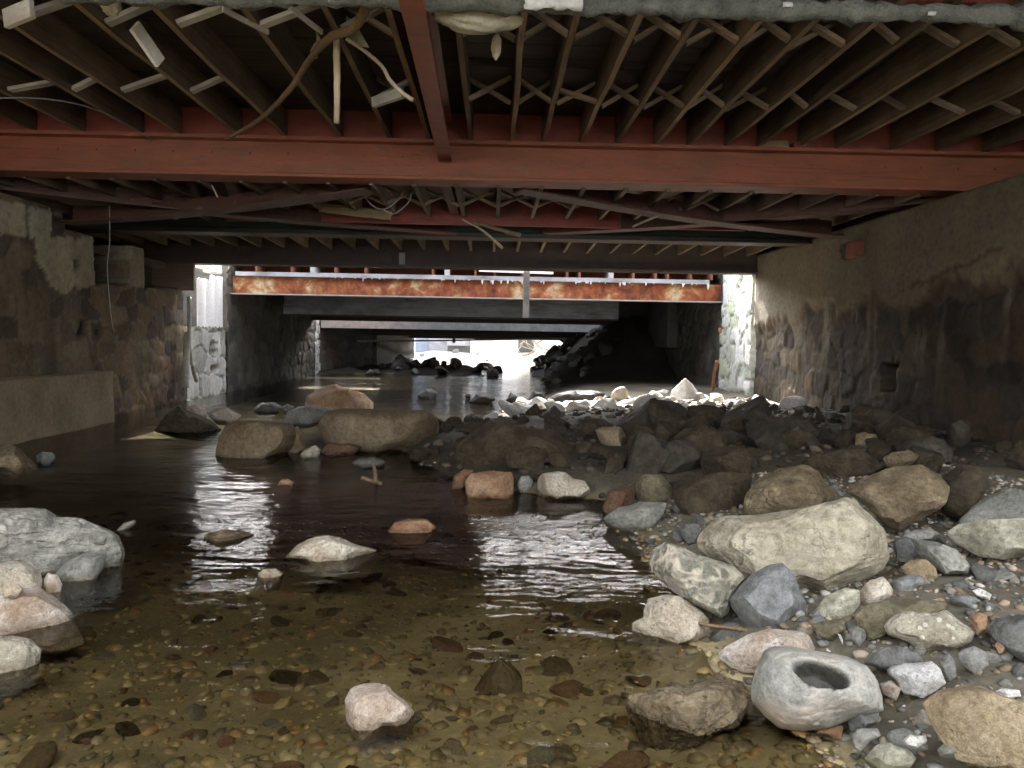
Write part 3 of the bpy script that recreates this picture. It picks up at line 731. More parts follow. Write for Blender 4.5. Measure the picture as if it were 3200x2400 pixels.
# --- horizontal cross bracing between the first two beams
def brace(label, a, b, w=.2, h=.09, m=BROWNSTEEL):
    mb = MB(); a = np.array(a, float); b = np.array(b, float); mid = (a + b) / 2 + np.array((0, 0, -.02))
    n = 8; pts = [a + (b - a) * i / n + np.array((0, 0, -.05 * math.sin(math.pi * i / n))) for i in range(n + 1)]
    for p, q in zip(pts[:-1], pts[1:]):
        mb.bar(p, q + (q - p) * .01, w, .02)
    d = nrm(b - a); sd = nrm(np.cross(d, (0, 0, 1)))
    for p, q in zip(pts[:-1], pts[1:]):
        mb.bar(p - sd * w / 2 + (0, 0, .012 + h / 2), q - sd * w / 2 + (0, 0, .012 + h / 2), .018, h)
    return tag(mb.build('steel_brace', m), label, 'brace', 'flat cross braces under the second deck')
D = lambda x, y: px('D', [(x, y)])[0]
brace('brown brace from outer end of big red beam to middle of teal beam, plaster-patched side', atY(*D(-70, 402), 8.75), atY(*D(985, 505), 11.25), .28, .2)
brace('brown brace rising from the plaster-patched wall top to the big red beam', atX(*D(140, 482), XL + .05), atY(*D(800, 412), 8.7), .28, .2)
brace('red brace sloping from middle of big red beam down to rendered wall near brick', atY(*D(1120, 412), 8.7), atX(*D(1812, 512), XR - .08), .28, .22, BROWNSTEEL)
brace('dark brace from big red beam above rendered wall back to the teal beam', atY(*D(2080, 432), 8.75), atY(*D(1180, 505), 11.25), .28, .2)

# --- post hanging in the gap
a = atY(*D(1138, 583), 14.05); b_ = atY(*D(1138, 686), 14.05)
tag(MB().prof(ibeam(.11, .1, .02, .02), (a[0], 14.05, b_[2]), (a[0], 14.05, 2.5), (1, 0, 0), (0, 1, 0)).build('hanging_post', LIGHTSTEEL if False else GREYSTEEL), 'grey steel post hanging from the black end beam in front of the rusty beam', 'post')

# ---------------------------------------------------------------- second structure: rusty beam deck
YR = 15.95
zr0 = atY(*D(1030, 645), YR)[2]; zr1 = atY(*D(1030, 606), YR)[2]; zr2 = atY(*D(1030, 597), YR)[2]
br = thing('steel_beam', 'orange rusty beam with peeling pale paint and dripping white crust, across the daylit gap', 'beam', (0, YR, zr0))
MB().box(-5.3, 4.75, YR - .012, YR + .012, zr0 + .022, zr1).build('web', PEEL, br)
MB().box(-5.3, 4.78, YR - .17, YR + .17, zr0 - .003, zr0 + .02).build('flange', LIGHTSTEEL, br)
MB().box(-5.2, 4.4, YR - .16, YR + .16, zr1 + .002, zr2).build('ledge_strip', GREYSTEEL, br)
mb = MB()
for i in range(62):
    x = -3.6 + 8 * random.random() ** .85 + random.uniform(-.04, .04); L = random.choice((.012, .02, .03, .065)) * random.uniform(.7, 1.3) * (1.6 if random.random() < .1 else 1); w = random.uniform(.01, .028)
    mb.tube([(x, YR - .15, zr1 + .004), (x, YR - .15, zr1 - L * .6), (x, YR - .15, zr1 - L)], [w, w * .8, w * .3], 6)
mb.build('drip_crust', WHITETORN, br)
dB = thing('timber_deck', 'rusty-edged deck with short joist ends showing above the orange rusty beam', 'deck', (0, 19, zr2))
ztop = atY(*D(1030, 577), YR)[2]
for i in range(22):
    x = -4.9 + .45 * i + random.uniform(-.12, .12)
    big = i in (3, 9, 16)
    if i in (1, 6, 7, 13): continue
    mb = MB(); mb.box(x - (.05 if big else .02), x + (.05 if big else .02), YR - .12, 22.8, zr2 + .003, ztop - .01)
    mb.build('joist', LIGHTSTEEL if big else RUSTY, dB)
MB().box(-6.3, 6.3, YR - .0, 22.95, ztop, ztop + .09).build('deck_slab', RUSTY, dB)
MB().box(-4.7, -.15, YR + .1, YR + .3, ztop + .092, ztop + 1.75).build('sun_blocker', DARKCONC, dB)  # added above the view to keep sun off the left water and rocks
MB().box(-6.3, 6.3, YR + .6, YR + .64, zr2 - .1, ztop - .002).build('back_board', RUSTY, dB)
mb = MB(); a = atY(*D(1035, 584), YR - .2); b_ = atY(*D(1195, 590), YR - .2)  # white bar added in place of a bright slit over the beam
tag(mb.bar(a, b_, .06, .05).build('bright_slit_strip', WHITEPL), 'white strip added for the bright slit above the rusty beam, near the hanging post', 'strip')

YG = 19.8
zg0 = atY(*D(980, 684), YG)[2]; zg1 = atY(*D(980, 640), YG)[2]
bg = thing('steel_beam', 'grey-blue painted beam with peeling patches, second behind the rusty beam', 'beam', (0, YG, zg0))
MB().box(-5.35, 3.2, YG, YG + .03, zg0, zg1 + .3).build('web', GREYSTEEL, bg)
MB().box(-5.3, 3.2, YG - .1, YG + .13, zg0 - .034, zg0 - .003).build('flange', DARKSTEEL, bg)
YE = 22.9
ze = atY(*D(1000, 697), YE)[2]
be = thing('steel_beam', 'black far beam just above the thin pale beam', 'beam', (0, YE, ze))
MB().box(-5.5, 5.5, YE - .1, YE + .1, ze, 2.6).build('beam_body', DARKSTEEL, be)

# third structure (low deck near the far opening)
YC = 24.0
zc0, zc1 = atY(*D(1000, 713), YC)[2], atY(*D(1000, 697), YC)[2]
bc = thing('steel_beam', 'thin pale daylit beam low over the far water', 'beam', (0, YC, zc0))
MB().box(-5.3, 4.4, YC, YC + .12, zc0, zc1 + .25).build('beam_body', LIGHTSTEEL, bc)
zf = atY(*D(1000, 727), 27.0)[2]
tag(MB().box(-4.2, 4.4, 26.9, 27.1, zf, 1.9).build('steel_beam', DARKSTEEL), 'dark low beam directly above the bright far opening', 'beam')
dC = thing('concrete_deck', 'low dark far deck over the last stretch of stream', 'deck', (0, 27, 1.6))
MB().box(-6.5, 6.5, YC + .1, 29.4, 1.6, 1.75).build('deck_slab', DARKCONC, dC)
MB().box(-3.2, 6.5, YC + .12, YC + .3, 1.752, 4.3).build('sun_blocker', DARKCONC, dC)  # added above the view to stop sun landing on the far rubble slope
zh = atY(*D(1060, 733), 29.3)[2]
MB().box(-6.5, 6.5, 29.2, 29.4, zh, 1.6).build('edge_beam', DARKSTEEL, dC)
a = atY(*D(695, 738), 25.5); b_ = atY(*D(1345, 706 + 14), 25.5)
a = atY(*D(690, 738), 26.2); b_ = atY(*D(1225, 731), 26.2)
tag(MB().tube([a, (a + b_) / 2 + (0, 0, -.015), b_], .028, 8).build('pipe', LIGHTSTEEL), 'thin pale pipe crossing under the far low deck', 'pipe')
for x in (1013, 1060):
    pass
p1 = thing('pipe_clip', 'small black clip under the thin pale pipe, over the bluish far wall', 'clip', tuple(atY(*D(1010, 738), 26.2)))
pc = atY(*px('F', [(1147, 140)])[0], 26.15)
MB().box(pc[0] - .05, pc[0] + .05, 26.1, 26.16, pc[2] - .09, pc[2] + .1).build('clip_body', DARKSTEEL, p1)

# ---------------------------------------------------------------- bright far yard beyond the last deck
YH = 38.0
hs = thing('house', 'white house wall above the bright yard beyond the far opening', 'house', (0, YH, .4))
MB().box(-14, 16, YH, YH + 4, .2, 6.5).build('wall', HOUSEW, hs)
bw = thing('boarded_wall', 'low blue-grey boarded wall standing in the bright yard beyond the far opening', 'wall', (-2, 33.6, .4))
bw2 = thing('boarded_wall', 'low dark wall behind the bare pale vines beyond the far opening', 'wall', (3, 33.6, .4))
def fr(x0, x1, y0, y1, nm, m_, out, par):
    a = atY(*px('F', [(x0, y1)])[0], 33.6); b_ = atY(*px('F', [(x1, y0)])[0], 33.6)
    return MB().box(a[0], b_[0], 33.6 - out, 33.75, a[2] - .1, max(b_[2], a[2] + .2)).build(nm, m_, par)
fr(880, 970, 60, 262, 'shutter', HOUSEB, .06, bw)
fr(971, 1100, 60, 262, 'panel', GREYSTEEL, .05, bw)
fr(1101, 1262, 60, 268, 'panel', DARKCONC, .055, bw)
fr(1100, 1262, 150, 160, 'rail', LIGHTSTEEL, .09, bw)
fr(1590, 1700, 60, 262, 'panel', DARKCONC, .05, bw2)
vn = MB(); random.seed(3)
for k in range(9):
    x0 = random.uniform(1590, 1760); pts = [atY(*px('F', [(x0 + q * random.uniform(-25, 25) + q * 8, 100 + q * 38)])[0], 32.5 + random.uniform(-.2, .2)) for q in range(5)]
    vn.tube(wpoly(pts, 4), .02, 5)
tag(vn.build('vine', STICK), 'tangle of bare pale vines hanging beyond the far opening', 'vine')
# ================================================================ things hanging from the decks
YP = 4.62
# wrapped pipe slung under the deck edge
a = atY(*D(-260, -28), YP); b_ = atY(*D(2460, 40), YP)
n = 150; pts = [a + (b_ - a) * i / n for i in range(n + 1)]
rad = []
for i in range(n + 1):
    t_ = i / n; rad.append(.052 + .012 * math.sin(t_ * 40) * math.sin(t_ * 13) + .024 * max(0, math.sin(t_ * 91 + 1)) ** 6 + random.uniform(-.011, .011))
pw = thing('wrapped_pipe', 'grey pipe in torn wrapping slung across the very top of the view', 'pipe', tuple(pts[n // 2]))
MB().tube(pts, rad, 16, .13, 4).build('pipe_wrap', WRAP, pw, smooth=True)
for c, q, s in ((1195, 6, .09), (1700, 12, .022), (2010, 31, .018), (1228, 8, .045)):
    p = atY(*D(c, q), YP - .06)
    vs = []; fs = []; rr = random.Random(c)
    m_ = 9
    for i in range(m_ + 1):
        for j in range(6):
            u, v = (i / m_ - .5) * 2.6 * s * (1.4 if c == 1195 else 1), (j / 5 - .5) * 1.0 * s
            vs.append((p[0] + u + rr.uniform(-.1, .1) * s, p[1] - .01 - .25 * s * math.sin(j / 5 * 3.14) + rr.uniform(-.12, .12) * s, p[2] + v + rr.uniform(-.15, .15) * s))
    for i in range(m_):
        for j in range(5): fs.append((i * 6 + j, i * 6 + j + 1, i * 6 + j + 7, i * 6 + j + 6))
    o = obj('torn_wrap', vs, fs, WHITETORN, pw, smooth=True); sm = o.modifiers.new('thick', 'SOLIDIFY'); sm.thickness = .006

# near red beam above the pipe
b0 = thing('steel_beam', 'red beam just showing above the torn wrapped pipe at the top edge', 'beam', (0, 5.0, 3.4))
MB().prof(ibeam(.2, .24), (WX0, 5.02, 3.345), (WX1, 5.02, 3.345), (0, 1, 0)).build('beam_body', REDB, b0)

def blob(name, mtl, label, cat, ctr, R, seed=1, amp=.12, squash=None, parent=None):
    bm = bmesh.new(); bmesh.ops.create_icosphere(bm, subdivisions=4, radius=1); v = np.array([q.co[:] for q in bm.verts]); f = [[q.index for q in w.verts] for w in bm.faces]; bm.free()
    d = 1 + amp * fbm(v * 2.2, seed, 4)
    v = v * d[:, None]
    if squash: v = squash(v)
    o = obj(name, v * np.array(R) + np.array(ctr), f, mtl, parent, smooth=True)
    return tag(o, label, cat) if label else o
# sagging bag and its drip
c = atY(*D(1030, 38), 4.78); 
def sag(v):
    v = v.copy(); v[:, 2] = np.where(v[:, 2] > 0, v[:, 2] * .6, v[:, 2] * (1.0 - .45 * np.abs(v[:, 0] - .15))); return v
blob('cloth_bag', CLOTH, 'sagging dirty cream cloth bulging down under the wrapped pipe beside the red I-beam', 'cloth', c + (0, .02, .0), (.255, .1, .1), 5, .3, sag)
c = atY(*D(1072, 100), 5.3)
blob('foam_drip', CLOTH, 'short rounded cream drip hanging near the sagging cloth', 'drip', c, (.033, .03, .085), 6, .25)

def stick(name, label, cat, pts, r, m_, seed=1, n=7, rough=.12):
    return tag(MB().tube(wpoly(pts, 6), r, n, rough, seed).build(name, m_, smooth=True), label, cat)
def taper(k, r0, r1): return [r0 + (r1 - r0) * i / (k - 1) for i in range(k)]
P = [atY(*D(x, y), d) for x, y, d in ((488, 302, 7.9), (560, 258, 7.2), (622, 198, 6.5), (668, 130, 6.0), (712, 82, 5.4), (762, 62, 5.1), (790, 20, 4.9))]
br_ = thing('branch', 'long brown curved branch caught diagonally across the joists', 'branch', tuple(P[0]))
MB().tube(wpoly(P, 6), taper(37, .016, .034), 8, .12, 3).build('branch_stem', BRANCH, br_, smooth=True)
for x, y, d, q in ((680, 100, 5.9, 1), (684, 125, 5.9, -1)):
    a = atY(*D(x, y), d); MB().tube([a, a + (.03 * q, 0, .05), a + (.01 * q, 0, .11)], [.012, .018, .004], 6).build('bark_flake', STICK, br_)
stick('stick', 'straight pale stick hanging vertically by the brown branch', 'stick', [atY(*D(726, 72), 5.6), atY(*D(728, 170), 5.62), atY(*D(727, 266), 5.65)], taper(13, .026, .022), STICK, 8)
stick('stick', 'thin pale crooked twig slanting from the brown branch toward the red I-beam', 'stick', [atY(*D(x, y), 5.6) for x, y in ((748, 84), (790, 112), (824, 142), (842, 172), (866, 198), (892, 216))], taper(31, .013, .016), STICK, 9)
a = atY(*D(828, 142), 5.58)
def board(name, label, cat, p, q, w, h, m_, dy=0, group=None):
    mb = MB(); mb.bar(p, q, w, h, wob=.006); return tag(mb.build(name, m_, bevel=.004), label, cat, group)
board('broken_board', 'broken pale board dangling from the joists below a lump of plaster', 'board', atY(*D(290, 55), 5.3), atY(*D(346, 136), 5.5), .03, .1, PALEWOOD)
board('board_scrap', 'short pale board scrap tilted beside the red I-beam', 'board', atY(*D(806, 222), 6.9), atY(*D(870, 200), 6.75), .05, .085, PALEWOOD)
board('board_scrap', 'pale chipped board end stuck between joists at the top corner', 'board', atY(*D(12, 42), 5.3), atY(*D(70, 18), 5.2), .04, .12, PALEWOOD)
board('board_scrap', 'thin pale lath leaning between two joists, top of the left half', 'board', atY(*D(480, 20), 5.2), atY(*D(580, 70), 5.5), .02, .035, PALEWOOD)
board('board_scrap', 'thin pale lath beside the branch top, between two joists', 'board', atY(*D(624, 15), 5.2), atY(*D(696, 70), 5.5), .02, .035, PALEWOOD)
# torn cardboard flaps behind the branch
def flap(label, pts, y0, y1, m_):
    w = [atY(*D(*p), y0 + (y1 - y0) * i / (len(pts) - 1)) for i, p in enumerate(pts)]
    o = obj('cardboard_flap', w, [list(range(len(w)))], m_); sm = o.modifiers.new('thick', 'SOLIDIFY'); sm.thickness = .01
    return tag(o, label, 'cardboard')
flap('torn pale triangular cardboard flap hanging behind the top of the brown branch', [(700, 5), (765, 45), (798, 103), (768, 98), (735, 88)], 5.7, 5.8, CLOTH)
c0 = atY(*px('1', [(700, 40)])[0], 5.0)
blob('plaster_lump', CLOTH, 'lump of cream plaster stuck on the joists above the broken board', 'plaster', c0, (.06, .05, .06), 8, .35)
# blocks on the ledge of the first beam
q0 = px('3', [(540, 1030), (725, 1030), (735, 965), (890, 1030)])
a = atY(q0[0][0], q0[0][1], Y1 - .1); b_ = atY(q0[1][0], q0[1][1], Y1 - .1)
tag(MB().box(a[0], b_[0], Y1 - .13, Y1 - .03, 3.268, 3.34).build('wood_block', TANWOOD, bevel=.01), 'tan wood block resting on the big red beam between joists', 'block')
c_ = atY(*q0[3], Y1 - .1)
tag(MB().box(b_[0] + .05, c_[0], Y1 - .13, Y1 - .03, 3.268, 3.325).build('brick', PINKC, bevel=.01), 'dull red brick on the big red beam beside the tan wood block', 'brick')

# wires and bay-two debris
stick('wire', 'thin pale wire hanging down the plaster-patched wall from the brown braces', 'wire', [atX(*D(x, y), XL + .75) for x, y in ((236, 412), (237, 520), (232, 580), (240, 680), (246, 715))], .006, WIRE, 2, 5, 0)
stick('wire', 'slack grey wire strung under the joists at the upper left corner', 'wire', [atY(*D(x, y), d) for x, y, d in ((-30, 212, 6.6), (100, 214, 6.9), (215, 240, 7.4), (330, 302, 8.2))], .006, WIRE, 3, 5, 0)
stick('stick', 'pale thin broken stick poking below the teal beam', 'stick', [atY(*D(x, y), 10.2) for x, y in ((998, 474), (1040, 496), (1086, 536))], taper(13, .012, .02), STICK, 4)
stick('stick', 'brown splintered slat lying along the teal beam', 'stick', [atY(*D(x, y), 10.5) for x, y in ((1020, 480), (1080, 496), (1125, 508))], taper(13, .02, .03), TANWOOD, 5)
stick('stick', 'small grey lath under the dark brace', 'stick', [atY(*D(x, y), 9.4) for x, y in ((1366, 490), (1420, 466))], taper(7, .014, .014), STICK, 6)
stick('wire', 'loop of dark wire dangling under the big red beam by the bridging', 'wire', [atY(*D(x, y), 9.3) for x, y in ((780, 410), (800, 440), (830, 452), (862, 430), (872, 408))], .008, WIRE, 5, 5, 0)
stick('wire', 'second wire loop hanging beside the V-shaped bridging', 'wire', [atY(*D(x, y), 9.2) for x, y in ((826, 452), (850, 462), (880, 440), (890, 415))], .008, WIRE, 6, 5, 0)
board('broken_board', 'split tan board sagging above the teal beam', 'board', atY(*D(690, 448), 10.2), atY(*D(845, 466), 10.2), .04, .12, TANWOOD)
stick('stick', 'short pale splinter sticking down below the big red beam', 'stick', [atY(*D(x, y), 8.7) for x, y in ((457, 400), (464, 412), (470, 426))], .009, STICK, 7, 5)

# ---------------------------------------------------------------- things in the daylit gap
# white corrugated sheet on the pier
q = [atX(*p, XL + .1) for p in px('7', [(1232, 690), (1392, 690), (1392, 1010), (1215, 1010)])]
y0, y1 = q[0][1], q[1][1]
cs = MB(); n = 48; z0, z1 = 1.30, 2.26
vv = []
for i in range(n + 1):
    t_ = i / n; y = y0 + (y1 - y0) * t_; x = XL + .12 + .022 * abs(math.sin(t_ * math.pi * 3))
    vv += [(x, y, z0 + .015 * math.sin(i)), (x, y, z1 - (.0 if t_ > .45 else .1) - .02 * math.sin(i * 1.7))]
o = obj('corrugated_sheet', vv, [(2 * i, 2 * i + 2, 2 * i + 3, 2 * i + 1) for i in range(n)], WHITEPL); sm = o.modifiers.new('thick', 'SOLIDIFY'); sm.thickness = .012
tag(o, 'white corrugated sheet standing in daylight above the broken masonry footing', 'sheet')
q = [atX(*p, XL + .1) for p in px('7', [(1340, 560), (1390, 600), (1300, 560), (1330, 590)])]
tag(MB().box(XL - .1, XL + .12, q[0][1], q[1][1], 2.33, 2.52).build('white_block', WHITEPL, bevel=.02), 'small sunlit white block above the corrugated sheet', 'block')
tag(MB().box(XL - .12, XL + .08, q[2][1], q[3][1], 2.38, 2.48).build('white_block', WHITEPL, bevel=.02), 'tiny sunlit white chip left of the small white block', 'block')
p0 = atX(*px('7', [(1190, 760)])[0], XL + .2)
stick('pipe', 'bent pale pipe running down the edge of the broken masonry footing', 'pipe', [atX(*p, XL + .24) for p in px('7', [(1188, 760), (1190, 900), (1192, 1080), (1215, 1220), (1235, 1290)])], .035, PALECONC, 2, 8, .03)
stick('pipe', 'grey flat downpipe at the corner of the rubble wall', 'pipe', [atX(*p, XL + .2) for p in px('7', [(1180, 980), (1172, 1120), (1165, 1330)])], .06, PALECONC, 3, 8, .03)
stick('orange_post', 'leaning orange-topped pale board beside the pale block pier', 'post', [atX(*p, XR - .35) for p in px('5', [(1665, 930), (1675, 840), (1690, 760)])], [.035] * 13, ORANGE, 3, 5, .05)
a = atX(*px('5', [(1710, 570)])[0], XR - .2)
blob('orange_tag', ORANGE, 'small orange tag on the black wall edge beside the pale block pier', 'tag', a, (.035, .035, .06), 3, .2)
stick('stick', 'thin dark stick leaning at the foot of the pale block pier', 'stick', [atX(*p, XR - .45) for p in px('5', [(1660, 950), (1690, 900), (1700, 880)])], .012, BRANCH, 4, 5)
# branch stub in mid stream and other sticks among the stones
stick('stick', 'small forked twig standing out of the shallow water', 'stick', [atZ(*px('4', [(1555, 1530)])[0], 0.01), atY(*px('4', [(1550, 1440)])[0], atZ(*px('4', [(1555, 1530)])[0], 0)[1]), atY(*px('4', [(1525, 1390)])[0], atZ(*px('4', [(1555, 1530)])[0], 0)[1])], taper(13, .022, .008), BRANCH, 4, 6)
yq = atZ(*px('4', [(1590, 1535)])[0], 0)[1]
stick('stick', 'reddish twig lying at the foot of the forked twig', 'stick', [atY(*p, yq) for p in px('4', [(1465, 1492), (1520, 1510), (1595, 1532)])], .018, BRANCH, 5, 6)
yq = atZ(*px('A', [(680, 900)])[0], 0.0)[1]
stick('stick', 'thin brown stick poking from the cream boulder to the slate boulder', 'stick', [atY(*p, yq - .14) for p in px('A', [(590, 862), (680, 878), (790, 892), (905, 908)])], taper(19, .006, .01), BRANCH, 6, 6)
yq = atZ(*px('A', [(1560, 400)])[0], .25)[1]
for k, (lab, pts) in enumerate((('bare twig curling up behind the big tan boulder', [(1555, 420), (1570, 350), (1560, 300), (1500, 270)]), ('dry root strand beside the bare twig behind the big tan boulder', [(1590, 390), (1575, 340), (1600, 290)]))):
    stick('twig', lab, 'twig', [atY(*p, yq) for p in px('A', pts)], .008, BRANCH, 7 + k, 5)
yq = atZ(*px('5', [(1000, 1470)])[0], .1)[1]
stick('stick', 'rotten brown branch lying among the dark stones behind the cream boulder', 'stick', [atY(*p, yq) for p in px('5', [(880, 1480), (1050, 1460), (1200, 1430), (1300, 1400)])], taper(19, .03, .02), BRANCH, 11, 7)
# ================================================================ boulders
_ico = {}
def ico(k):
    if k not in _ico:
        bm = bmesh.new(); bmesh.ops.create_icosphere(bm, subdivisions=k, radius=1)
        v = np.array([q.co[:] for q in bm.verts]); f = np.array([[q.index for q in w.verts] for w in bm.faces]); bm.free(); _ico[k] = (v, f)
    v, f = _ico[k]; return v.copy(), f
def radial(poly, nth=360):
    P = np.array(poly, float); th = np.linspace(-math.pi, math.pi, nth, endpoint=False); r = np.zeros(nth)
    for i in range(len(P)):
        a, b = P[i], P[(i + 1) % len(P)]; e = b - a
        for k, t in enumerate(th):
            d = (math.cos(t), math.sin(t)); den = d[0] * e[1] - d[1] * e[0]
            if abs(den) < 1e-9: continue
            s = (a[0] * e[1] - a[1] * e[0]) / den; u = (a[0] * d[1] - a[1] * d[0]) / den
            if s > 0 and -1e-6 <= u <= 1 + 1e-6: r[k] = max(r[k], s)
    r[r == 0] = r[r > 0].min()
    w = 1; rr = sum(np.roll(r, k) for k in range(-w, w + 1)) / (2 * w + 1)
    return th, rr
NR = 0
def rock(label, crop, poly, zb=0.0, th=.6, m='brown', facets=6, sub=5, amp=.05, sink=.12, hollow=None, name='boulder', group=None, cat=None, front=1.0, box=.72, planes=()):
    """boulder whose outline seen from the bank matches the photograph; real depth along the line of sight"""
    global NR; NR += 1; seed = NR * 13 + 5
    pts = np.array(px(crop, poly))
    if zb <= .03 and sink < .5: sink = .85 if crop in 'BC' else .45
    if group is None: group = None
    x0, x1, y0, y1 = pts[:, 0].min(), pts[:, 0].max(), pts[:, 1].min(), pts[:, 1].max()
    cx, cy = (x0 + x1) / 2, (y0 + y1) / 2
    low = pts[pts[:, 1] > y1 - .25 * (y1 - y0)][:, 0].mean()
    P0 = atZ(low, y1, zb)
    dist = np.linalg.norm(P0 - CAM)
    w = -ray(cx, cy); w = nrm(w); u = nrm(np.cross((0, 0, 1), w)); v = np.cross(w, u)
    # centre plane through P0, perpendicular to the line of sight
    def onplane(a, b):
        d = ray(a, b); s = np.dot(P0 - CAM, w) / np.dot(d, w); return CAM + d * s
    C = onplane(cx, cy)
    Q = np.array([onplane(a, b + (sink * (y1 - y0) * max(0, (b - cy) / (y1 - cy)) ** 2 if b > cy else 0)) - C for a, b in pts])
    uv = np.stack([Q @ u, Q @ v], 1)
    th_, rr = radial(uv)
    width = uv[:, 0].max() - uv[:, 0].min(); height = uv[:, 1].max() - uv[:, 1].min()
    T = th * .5 * min(width, height * 1.5)
    S_, f = ico(sub); rs = np.random.RandomState(seed)
    q = S_.copy()
    for i in range(int(facets * 1.7)):
        n = nrm((rs.normal() * .9, rs.normal() * .8 + .3, abs(rs.normal()) * .8 + .3)); dcut = rs.uniform(.52, .86)
        k = q @ n - dcut; q = q - np.where(k > 0, k, 0)[:, None] * n * .92
    for n, dcut in planes:
        n = nrm(n); k = q @ n - dcut; q = q - np.where(k > 0, k, 0)[:, None] * n * .97
    q = q * (1 + amp * fbm(S_ * 2.1 + seed, seed, 5) - amp * .9 * (1 - np.abs(fbm(S_ * 3.3 + 2 * seed, seed + 50, 4)) * 2.2).clip(0, 1) ** 6)[:, None]
    q = q + amp * .35 * np.stack([fbm(S_ * 6 + 3 * k + seed, seed + k, 3) for k in range(3)], 1)
    if sub >= 5: q = q + amp * .16 * np.stack([fbm(S_ * 15 + 3 * k + seed, seed + 9 + k, 3) for k in range(3)], 1)
    mm = np.hypot(q[:, 0], q[:, 1]); ang = np.arctan2(q[:, 1], q[:, 0])
    R = np.interp(ang, th_, rr, period=2 * math.pi)
    rho = R * np.clip(mm, 0, 1.06) ** box
    W = q[:, 2] * T * np.where(q[:, 2] > 0, front, 1)
    X = rho * np.cos(ang); Y = rho * np.sin(ang)
    pos = C + X[:, None] * u + Y[:, None] * v + W[:, None] * w
    wetcol = None
    if hollow:
        (hx, hy), ra, rb, tilt, depth = hollow
        hp = px(crop, [(hx, hy), (hx + ra, hy), (hx, hy + rb)])
        hc = onplane(*hp[0]) - C; h0 = np.array((hc @ u, hc @ v)); sc = np.dot(onplane(*hp[1]) - onplane(*hp[0]), u); sb = abs(np.dot(onplane(*hp[2]) - onplane(*hp[0]), v))
        ct, s_ = math.cos(tilt), math.sin(tilt)
        # find position on the plane as seen through perspective
        rel = pos - CAM; s = np.dot(P0 - CAM, w) / (rel @ w); pl = CAM + rel * s[:, None] - C
        a = pl @ u - h0[0]; b_ = pl @ v - h0[1]
        e = np.sqrt(((a * ct + b_ * s_) / sc) ** 2 + ((-a * s_ + b_ * ct) / sb) ** 2)
        k = (W > 0) * (1 - sstep(.55, 1.1, e))
        dirv = nrm(-w * .55 + np.array((0, 0, -1)))
        pos = pos + (k * depth)[:, None] * dirv
        wetcol = (W > 0) * (1 - sstep(.9, 1.05, e))
    o = obj(name, pos, f, STONE[m], smooth=True, origin=(C[0], C[1], max(zb - .02, C[2] - height / 2)), col=None if wetcol is None else np.repeat(wetcol[:, None], 3, 1))
    return tag(o, label, cat or ('pebble' if name == 'pebble' else 'boulder'), group)

A = 'A'
rock('largest tan boulder with a straight ridged top, leaning over the slate boulder', A, [(580, 450), (620, 385), (700, 330), (850, 315), (1100, 280), (1260, 262), (1350, 230), (1400, 250), (1450, 300), (1540, 390), (1560, 470), (1580, 540), (1540, 610), (1430, 660), (1250, 715), (1150, 700), (1060, 720), (940, 720), (860, 690), (780, 640), (680, 560), (590, 500)], .12, .8, 'tan', 4, 6, .05, .05, box=.6, planes=(((.05, .35, .93), .42), ((.85, -.2, .5), .66), ((-.75, .1, .6), .62), ((.1, -.75, .65), .7)))
rock('mottled grey-green boulder with pale veins, leaning at the water edge', A, [(345, 550), (380, 490), (440, 458), (520, 480), (590, 520), (680, 550), (780, 580), (840, 640), (800, 690), (770, 745), (750, 800), (720, 825), (640, 790), (560, 750), (480, 710), (400, 650), (360, 600)], .07, .8, 'mottled', 5, 6, .06, .05)
rock('smooth slate-blue boulder propped against the largest tan boulder', A, [(750, 750), (810, 680), (870, 620), (950, 575), (1020, 565), (1080, 620), (1110, 700), (1150, 760), (1140, 810), (1060, 860), (950, 895), (880, 895), (820, 860), (770, 800)], .07, .85, 'slate', 3, 6, .03, .08, box=.62, planes=(((.15, .3, .94), .5), ((-.55, -.6, .55), .6), ((.85, -.2, .5), .62)))
rock('cream boulder with a rusty water line at the water edge below the mottled boulder', A, [(325, 800), (350, 740), (430, 720), (520, 730), (600, 790), (660, 840), (680, 900), (640, 925), (500, 925), (340, 905), (270, 880), (275, 850), (330, 840)], 0.0, .8, 'cream', 5, 5, .07)
rock('pale pinkish boulder tucked behind the hollowed grey stone', A, [(695, 1010), (760, 970), (850, 920), (950, 890), (1120, 895), (1180, 930), (1240, 1000), (1200, 1050), (1100, 1080), (940, 1090), (830, 1090), (760, 1070), (710, 1040)], .04, .8, 'pink', 5, 5, .05)
rock('rounded blue-grey stone with a dark wet hollow in its top', A, [(870, 1150), (890, 1080), (930, 1000), (980, 978), (1080, 985), (1230, 1010), (1340, 1030), (1440, 1080), (1490, 1150), (1510, 1230), (1520, 1290), (1440, 1310), (1340, 1335), (1230, 1365), (1120, 1375), (1010, 1365), (930, 1310), (870, 1250), (860, 1200)], .04, .9, 'hollow', 1, 6, .035, .06, box=.52, hollow=((1210, 1110), 152, 60, -.14, .06))
rock('rough brown slab half sunk in the water in front of the hollowed stone', A, [(235, 1270), (260, 1220), (380, 1190), (520, 1170), (620, 1130), (720, 1120), (830, 1160), (850, 1220), (860, 1280), (800, 1340), (700, 1360), (560, 1400), (400, 1410), (320, 1400), (280, 1340)], -.06, .9, 'brown', 3, 6, .12, .2)
rock('speckled pale conglomerate boulder on the gravel', A, [(1515, 880), (1560, 830), (1640, 795), (1740, 780), (1840, 800), (1900, 850), (1970, 910), (1950, 950), (1860, 980), (1700, 990), (1640, 950), (1560, 930), (1530, 920)], .17, .8, 'conglom', 6, 5, .08)
